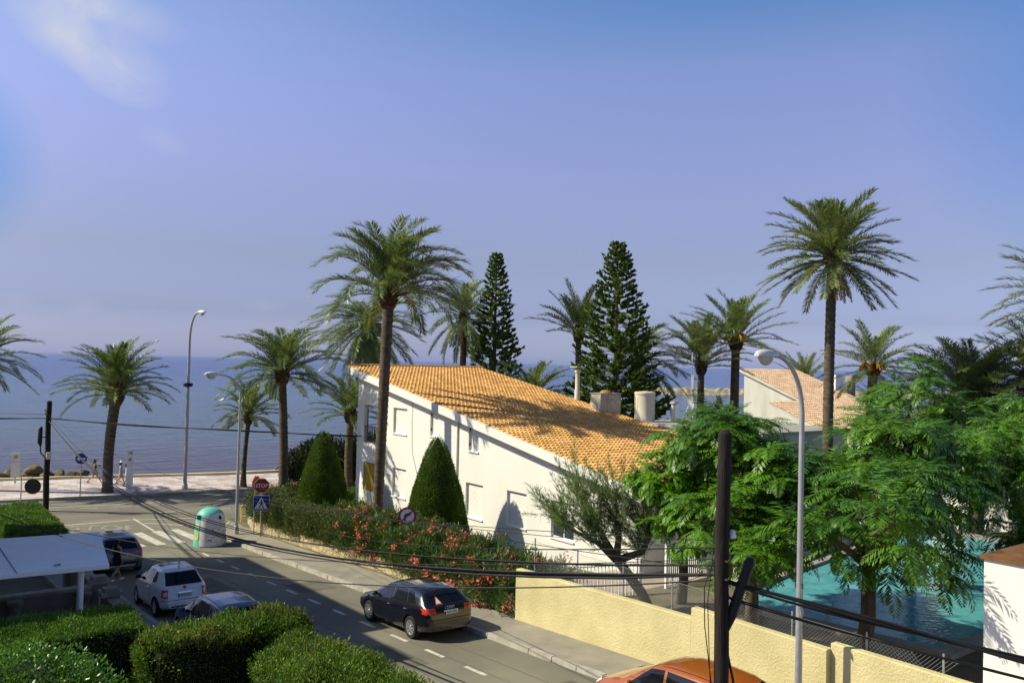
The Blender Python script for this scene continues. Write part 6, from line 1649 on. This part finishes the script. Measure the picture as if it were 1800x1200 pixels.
# information posts on the promenade
T = thing('information_post', 'tall white information post with grey emblem beside the bulb-topped palm', 'post', (14.45, 61.3, .14), R(-20))
mb = MB(); mb.prism([(-.20, 0), (.20, 0), (.20, 2.70), (.10, 2.88), (-.16, 2.88), (-.20, 2.6)], lambda u, v, d: (u, d, v), -.09, .09); o = mb.build('post', MT['white_paint'], T, local=True)
MB().lathe([(.10, 0), (.10, .008)], 18, (0, -.092, 2.25), Matrix.Rotation(R(90), 3, 'X')).build('emblem', MT['grey'], T, local=True)
mb = MB(); poly_plate(mb, [(-.13, 2.58), (.17, 2.56), (.15, 2.78), (-.10, 2.80)], -.096, -.091); mb.build('panel', MT['metal'], T, local=True)
T = thing('information_post', 'pale grey information post standing before the shore rocks', 'post', (8.75, 69.4, .14), R(-10))
MB().box(-.28, .28, -.06, .06, .45, 2.15).build('post', MT['metal_pale'], T, local=True)
MB().tube([(0, 0, 0), (0, 0, .46)], .06, 8).build('foot', MT['metal'], T, local=True)
mb = MB().box(-.13, .13, -.068, -.061, 1.75, 1.98).box(-.28, .28, -.066, -.0605, 1.50, 1.54); mb.build('emblem', MT['grey'], T, local=True)

# ------------------------------------------------------------------ glass recycling bin
T = thing('recycling_bin', 'green and white bell-shaped glass recycling bin at the zebra crossing', 'recycling bin', (13.72, 42.2, gz(42.2)), R(-25))
def bin_r(z): return .76 if z < .1 else (.76 - .10 * ((z - .1) / 1.15) ** 1.3 if z < 1.25 else .66 * max(0, 1 - ((z - 1.25) / .60) ** 2.3) ** .5)
zs_ = [0, .03, .1, .3, .6, .9, 1.1, 1.25, 1.4, 1.52, 1.62, 1.7, 1.76, 1.80, 1.83, 1.848]
MB().lathe([(max(.02, bin_r(z)), z) for z in zs_], 40, (0, 0, 0)).build('shell', MT['teal'], T, local=True, smooth=True, ang=50)
def bin_pt(a, z, off): r = bin_r(z) + off; return (r * math.cos(a), r * math.sin(a), z)
mb = MB(); a0_, a1_ = R(-122), R(8); nu, nv = 22, 14; vs_ = []
for j in range(nv + 1):
    for i in range(nu + 1):
        u, v = i / nu, j / nv
        zt_ = 1.35 + .27 * math.sin(math.pi * min(1, max(0, (u - .12) / .88))) ** .6
        vs_.append(bin_pt(a0_ + (a1_ - a0_) * u, .07 + (zt_ - .07) * v, .016))
mb.add(vs_, [(j * (nu + 1) + i, j * (nu + 1) + i + 1, (j + 1) * (nu + 1) + i + 1, (j + 1) * (nu + 1) + i) for j in range(nv) for i in range(nu)])
wp = mb.build('white_panel', MT['binwhite'], T, local=True, smooth=True)
def bin_patch(name, a, z, wa, hz, m, off, parent, nu=6, nv=4, shape=None):
    mb = MB(); vs_ = []
    for j in range(nv + 1):
        for i in range(nu + 1):
            vs_.append(bin_pt(a + wa * (i / nu - .5), z + hz * (j / nv - .5), off))
    mb.add(vs_, [(j * (nu + 1) + i, j * (nu + 1) + i + 1, (j + 1) * (nu + 1) + i + 1, (j + 1) * (nu + 1) + i) for j in range(nv) for i in range(nu)])
    return mb.build(name, m, parent, local=True, smooth=True)
bin_patch('opening', R(-140), 1.42, R(30), .20, MT['dark'], .012, T)
mb = MB(); C0 = Vector(bin_pt(R(-42), 1.40, .022)); nz = Vector((math.cos(R(-42)), math.sin(R(-42)), .55)).normalized()
t1 = Vector((-math.sin(R(-42)), math.cos(R(-42)), 0)); t2 = nz.cross(t1)
mb.add([C0 + nz * .015] + [C0 + nz * .012 + t1 * .085 * math.cos(q) + t2 * .105 * math.sin(q) for q in np.linspace(0, 2 * math.pi, 20, endpoint=False)], [(0, i + 1, (i + 1) % 20 + 1) for i in range(20)])
mb.build('round_opening', MT['dark'], T, local=True)
bin_patch('notice', R(-137), 1.02, R(20), .23, MT['peach'], .012, T)
mb = MB(); vs_ = [bin_pt(R(-137), .52, .014)] + [bin_pt(R(-137) + .17 * math.cos(q), .52 + .2 * math.sin(q), .014) for q in np.linspace(0, 2 * math.pi, 24, endpoint=False)]
mb.add(vs_, [(0, i + 1, (i + 1) % 24 + 1) for i in range(24)]); mb.build('round_sticker', MT['yellowpaint'], T, local=True)
mb = MB(); rr = random.Random(2)       # the printed verse and the small silhouettes on the white panel
for row in range(9):
    z = 1.18 - row * .115 + rr.uniform(-.02, .02); a = R(-70) if row < 3 else R(rr.uniform(-95, -70))
    while a < R(-8 if row < 3 else -2):
        wa = rr.uniform(.03, .13); hz = rr.uniform(.014, .026) if row < 3 or rr.random() < .55 else rr.uniform(.04, .08)
        if rr.random() < (.85 if row < 3 else .45):
            m_ = 4; tilt = .12 * rr.uniform(-.6, 1)
            v1 = [bin_pt(a + wa * q / m_, z + tilt * wa * q / m_ * 3 - hz / 2 * (.4 + rr.random()), .021) for q in range(m_ + 1)]; v2 = [bin_pt(a + wa * q / m_, z + tilt * wa * q / m_ * 3 + hz / 2 * (.4 + rr.random()), .021) for q in range(m_ + 1)]
            mb.add(v1 + v2, [(q, q + 1, q + m_ + 2, q + m_ + 1) for q in range(m_)])
        a += wa + rr.uniform(.02, .06)
mb.build('print', MT['signblack'], wp, local=True)
mb = MB()
for k in range(4): mb.tube([(-.09 + k * .06, 0, 1.84), (-.09 + k * .06, 0, 2.02)], .009, 5)
mb.build('lifting_hooks', MT['darkiron'], T, local=True)
# yellow railing end at the corner, bench on the promenade
T = thing('yellow_railing', 'short yellow railing at the corner of the stone wall', 'railing', (17.0, 46.9, .1))
for a in (0, .45): MB().box(16.95 + a * .5, 17.0 + a * .5, 46.95 + a, 47.0 + a, .1, 1.15).build('post', MT['yellowpaint'], T)
MB().tube([(16.97, 46.97, 1.1), (17.2, 47.42, 1.1)], .03, 6).build('rail', MT['yellowpaint'], T)
T = thing('bench', 'dark metal bench on the promenade behind the clipped cone', 'bench', (25.6, 60.6, .14), R(-12))
MB().box(-.9, .9, -.25, .25, .42, .47).build('seat', MT['darkiron'], T, local=True); MB().box(-.9, .9, .22, .27, .5, .85).build('backrest', MT['darkiron'], T, local=True)
for x in (-.8, .8): MB().box(x - .03, x + .03, -.22, .24, 0, .42).build('leg', MT['darkiron'], T, local=True)

# ------------------------------------------------------------------ people
def skinned(name, nodes, edges, m, parent, root=0, sub=2):
    me = bpy.data.meshes.new(name); me.from_pydata([n[0] for n in nodes], edges, [])
    o = bpy.data.objects.new(name, me); COL.objects.link(o)
    md = o.modifiers.new('s', 'SKIN'); md.use_smooth_shade = True
    for i, n in enumerate(nodes):
        r = n[1] if isinstance(n[1], tuple) else (n[1], n[1]); me.skin_vertices[0].data[i].radius = r
    me.skin_vertices[0].data[root].use_root = True
    o.modifiers.new('u', 'SUBSURF').levels = sub
    dg = bpy.context.evaluated_depsgraph_get(); nm = bpy.data.meshes.new_from_object(o.evaluated_get(dg))
    bpy.data.objects.remove(o); nm.name = name; nm.materials.clear(); nm.materials.append(m)
    p = put(name, nm, parent, True, 180)
    return p
def person(label, loc, rz, H, pose, clothes, hair=None, hat=None, group='people walking'):
    """pose: hips swing (front, back) and arm bends; local +y is the way the person walks"""
    T = thing('person', label, 'person', loc, rz, group); s = H / 1.66
    fl, fr = pose['stride'], -pose['stride']
    nodes = []; edges = []
    def nd(p, r, par=None):
        nodes.append((tuple(Vector(p) * s), r * s if not isinstance(r, tuple) else tuple(q * s for q in r)))
        if par is not None: edges.append((par, len(nodes) - 1))
        return len(nodes) - 1
    pel = nd((0, 0, .90), (.135, .10)); wst = nd((0, .01, 1.06), (.115, .085), pel); chs = nd((0, .015, 1.25), (.135, .095), wst); shl = nd((0, 0, 1.36), (.105, .07), chs)
    nck = nd((0, .01, 1.43), .045, shl); hd0 = nd((0, .02, 1.49), (.062, .075), nck); hd1 = nd((0, .025, 1.555), (.072, .088), hd0); hd2 = nd((0, .015, 1.62), (.060, .072), hd1)
    for sg, st in ((-1, fl), (1, fr)):
        hip = nd((sg * .085, 0, .84), .088, pel)
        ky = .47 * math.sin(st * .75 + .10); kz = .84 - .40 * math.cos(st * .6)
        kn = nd((sg * .085, ky * .8, kz), .056, hip)
        ay = ky * .8 + .40 * math.sin(st * 1.0 - (.32 if st < 0 else .0)); az = max(.075 + (.10 if st < -.2 else 0), kz - .40 * math.cos(st * .9))
        cf = nd((sg * .085, (ky * .8 + ay) / 2 - .02, (kz + az) / 2 + .06), .052, kn)
        an = nd((sg * .085, ay, az), .036, cf)
        nd((sg * .088, ay + .07, az - .045), (.040, .026), an)
        tt = nd((sg * .09, ay + .15, az - .05), (.036, .018), len(nodes) - 1)
        sh = nd((sg * .165, 0, 1.345), .052, shl)
        ar = pose['arms'][0 if sg < 0 else 1]
        el = nd((sg * (.20 + ar[2]), .27 * math.sin(ar[0]), 1.345 - .27 * math.cos(ar[0])), .037, sh)
        ey, ez = .27 * math.sin(ar[0]), 1.345 - .27 * math.cos(ar[0])
        b = ar[0] + ar[1]
        wrx = nd((sg * (.20 + ar[2] * .6), ey + .235 * math.sin(b), ez - .235 * math.cos(b)), .024, el)
        px_, py_, pz_ = nodes[wrx][0]; px_, py_, pz_ = px_ / s, py_ / s, pz_ / s
        pd = Vector((0, math.sin(b + .12), -math.cos(b + .12)))
        pm = nd(tuple(Vector((px_, py_, pz_)) + pd * .07), (.030, .016), wrx)
        pv = Vector((px_, py_, pz_)) + pd * .085
        lat = Vector((0, math.cos(b), math.sin(b)))
        for q, (ofs, ln) in enumerate(((.026, .070), (.009, .082), (-.008, .076), (-.025, .058))):
            k1 = nd(tuple(pv + lat * ofs + pd * ln * .5), .0085, pm); nd(tuple(pv + lat * ofs * 1.05 + pd * ln + Vector((-sg * .02, 0, 0))), .007, k1)
        th = nd(tuple(Vector((px_, py_, pz_)) + pd * .045 + lat * .034 + Vector((-sg * .01, 0, 0))), .011, wrx); nd(tuple(Vector((px_, py_, pz_)) + pd * .09 + lat * .045 + Vector((-sg * .02, 0, 0))), .009, th)
    body = skinned('body', nodes, edges, MT['skin'], T)
    # face: nose, eyes, mouth, ears
    fm = MB(); hy = .025 + .085
    fm.add([tuple(Vector(p) * s) for p in ((-.010, hy - .005, 1.575), (.010, hy - .005, 1.575), (.014, hy + .004, 1.535), (-.014, hy + .004, 1.535), (0, hy + .024, 1.54))], [(0, 1, 4), (1, 2, 4), (2, 3, 4), (3, 0, 4)])
    for sg in (-1, 1): fm.lathe([(.004 * s, -.004 * s), (.026 * s, 0), (.004 * s, .006 * s)], 8, Vector((sg * .074, .01, 1.56)) * s, Matrix.Rotation(R(90), 3, 'Y'))
    fm.build('face', MT['skin'], T, local=True)
    em_ = MB()
    for sg in (-1, 1): em_.lathe([(.002 * s, 0), (.011 * s, .003 * s), (.002 * s, .006 * s)], 8, Vector((sg * .03, hy - .012, 1.578)) * s, Matrix.Rotation(R(-90), 3, 'X'))
    em_.build('eyes', MT['signblack'], T, local=True)
    MB().box(-.022 * s, .022 * s, (hy - .012) * s, (hy - .002) * s, 1.512 * s, 1.519 * s).build('mouth', MT['red'], T, local=True)
    if hair:
        hm = MB(); long_ = hair.get('long', 0)
        prof = [(.003, 1.70), (.05, 1.692), (.082, 1.66), (.096, 1.61), (.098, 1.56), (.090, 1.50), (.075, 1.46)]
        hm.lathe([(r * s, z * s) for r, z in prof], 18, (0, -.012 * s, 0), Matrix.Diagonal((.92, 1.12, 1)), caps=False, a0=R(205) - R(50), a1=R(335) + R(50))
        hm.lathe([(r * s, z * s) for r, z in prof[:4]], 18, (0, -.002 * s, 0), Matrix.Diagonal((.95, 1.12, 1)), caps=False)
        if long_: hm.tube([Vector((0, -.075, 1.56)) * s, Vector((0, -.10, 1.42)) * s, Vector((0, -.09, 1.56 - long_)) * s], [.075 * s, .075 * s, .03 * s], 10)
        if hair.get('bun'): hm.lathe([(.003 * s, 0), (.04 * s, .012 * s), (.046 * s, .04 * s), (.03 * s, .07 * s), (.003 * s, .08 * s)], 10, Vector((0, -.06, 1.68)) * s)
        hm.build('hair', MT['hair'], T, local=True, smooth=True)
    if hat:
        MB().lathe([(.165 * s, 1.625 * s), (.10 * s, 1.65 * s), (.092 * s, 1.70 * s), (.06 * s, 1.74 * s), (.003 * s, 1.75 * s)], 20, (0, .01 * s, 0)).build('hat', hat, T, local=True, smooth=True)
    # clothes: shells over the trunk and thighs
    for nm, m, z0, z1, legs in clothes:
        if legs is None:
            rings = {.78: (.165, .135), .84: (.168, .135), .92: (.160, .128), 1.0: (.145, .112), 1.06: (.132, .102), 1.15: (.142, .110), 1.25: (.152, .114), 1.33: (.150, .092), 1.38: (.11, .075)}
            cm = MB(); ks = [z for z in sorted(rings) if z0 <= z <= z1]
            vs_ = []; n_ = 20
            for z in ks:
                a, b = rings[z]
                vs_ += [((a * math.cos(q)) * s, (b * math.sin(q) + .006) * s, z * s) for q in np.linspace(0, 2 * math.pi, n_, endpoint=False)]
            cm.add(vs_, [(i * n_ + j, i * n_ + (j + 1) % n_, (i + 1) * n_ + (j + 1) % n_, (i + 1) * n_ + j) for i in range(len(ks) - 1) for j in range(n_)])
            if nm == 'dress': cm.lathe([(.175 * s, .80 * s), (.20 * s, .62 * s), (.205 * s, .55 * s)], 20, (0, 0, 0), Matrix.Diagonal((1, .85, 1)), caps=False)
            cm.build(nm, m, T, local=True, smooth=True)
        else:
            cm = MB()
            for sg, st in ((-1, fl), (1, fr)):
                ky = .47 * math.sin(st * .75 + .10) * .8; kz = .84 - .40 * math.cos(st * .6); h0 = Vector((sg * .085, 0, .86)); k0 = Vector((sg * .085, ky, kz))
                cm.tube([(h0 + Vector((0, 0, .08))) * s, h0 * s, h0.lerp(k0, legs) * s], [.105 * s, .108 * s, .092 * s], 14)
            cm.lathe([(.16 * s, .80 * s), (.168 * s, .88 * s), (.155 * s, .98 * s)], 20, (0, .005 * s, 0), Matrix.Diagonal((1, .82, 1)), caps=False)
            cm.build(nm, m, T, local=True, smooth=True)
    return T
def shoe(T, H, pose, m):
    s = H / 1.66
    for sg, st in ((-1, pose['stride']), (1, -pose['stride'])):
        ky = .47 * math.sin(st * .75 + .10); kz = .84 - .40 * math.cos(st * .6)
        ay = ky * .8 + .40 * math.sin(st * 1.0 - (.32 if st < 0 else .0)); az = max(.075 + (.10 if st < -.2 else 0), kz - .40 * math.cos(st * .9))
        MB().tube([Vector((sg * .087, ay - .06, az - .02)) * s, Vector((sg * .087, ay - .02, az - .03)) * s, Vector((sg * .088, ay + .10, az - .045)) * s, Vector((sg * .09, ay + .19, az - .055)) * s], [.03 * s, .05 * s, .046 * s, .02 * s], 10).build('shoe', m, T, local=True, smooth=True)
yaw = lambda dx, dy: math.atan2(-dx, dy)
mt_print = mat('print_cloth', (.55, .40, .38), .9, c2=(.12, .10, .14), scale=14)
mt_teal = mat('teal_cloth', (.28, .52, .50), .9, c2=(.55, .60, .58), scale=9)
ps = {'stride': .62, 'arms': ((.25, 1.25, .02), (-.35, .5, .02))}
t_ = person('woman in black top and shorts striding along the promenade holding a phone', (13.35, 66.6, .14), yaw(1, -.2), 1.68, ps, [('top', MT['cloth_black'], 1.15, 1.38, None), ('shorts', MT['cloth_black'], 0, 0, .45)], hair={'long': .05, 'bun': 1})
shoe(t_, 1.68, ps, MT['grey'])
MB().box(-.22, -.19, .27, .35, 1.20, 1.33).build('phone', MT['black'], t_, local=True)
ps = {'stride': .34, 'arms': ((.2, .4, .02), (-.2, .35, .02))}
t_ = person('person in white hat and patterned dress walking beside the white post', (14.85, 65.5, .14), yaw(1, -.25), 1.62, ps, [('dress', mt_print, .78, 1.38, None)], hair={'long': .02}, hat=MT['signwhite'])
shoe(t_, 1.62, ps, MT['brown'])
ps = {'stride': .2, 'arms': ((.3, .8, .02), (.05, .3, .02))}
t_ = person('dark-haired person in pale teal clothes half behind the white post', (15.05, 64.6, .14), yaw(1, -.3), 1.58, ps, [('dress', mt_teal, .78, 1.38, None)], hair={'long': .10})
shoe(t_, 1.58, ps, MT['brown'])
ps = {'stride': .45, 'arms': ((.15, .5, .03), (-.15, .4, .03))}
t_ = person('woman in dark sleeveless dress walking past the grey SUV', (8.12, 36.0, gz(36.0)), yaw(.75, .55), 1.66, ps, [('top', MT['cloth_black'], .78, 1.38, None), ('shorts', MT['cloth_black'], 0, 0, .5)], hair={'long': .22})
shoe(t_, 1.66, ps, MT['signwhite'])
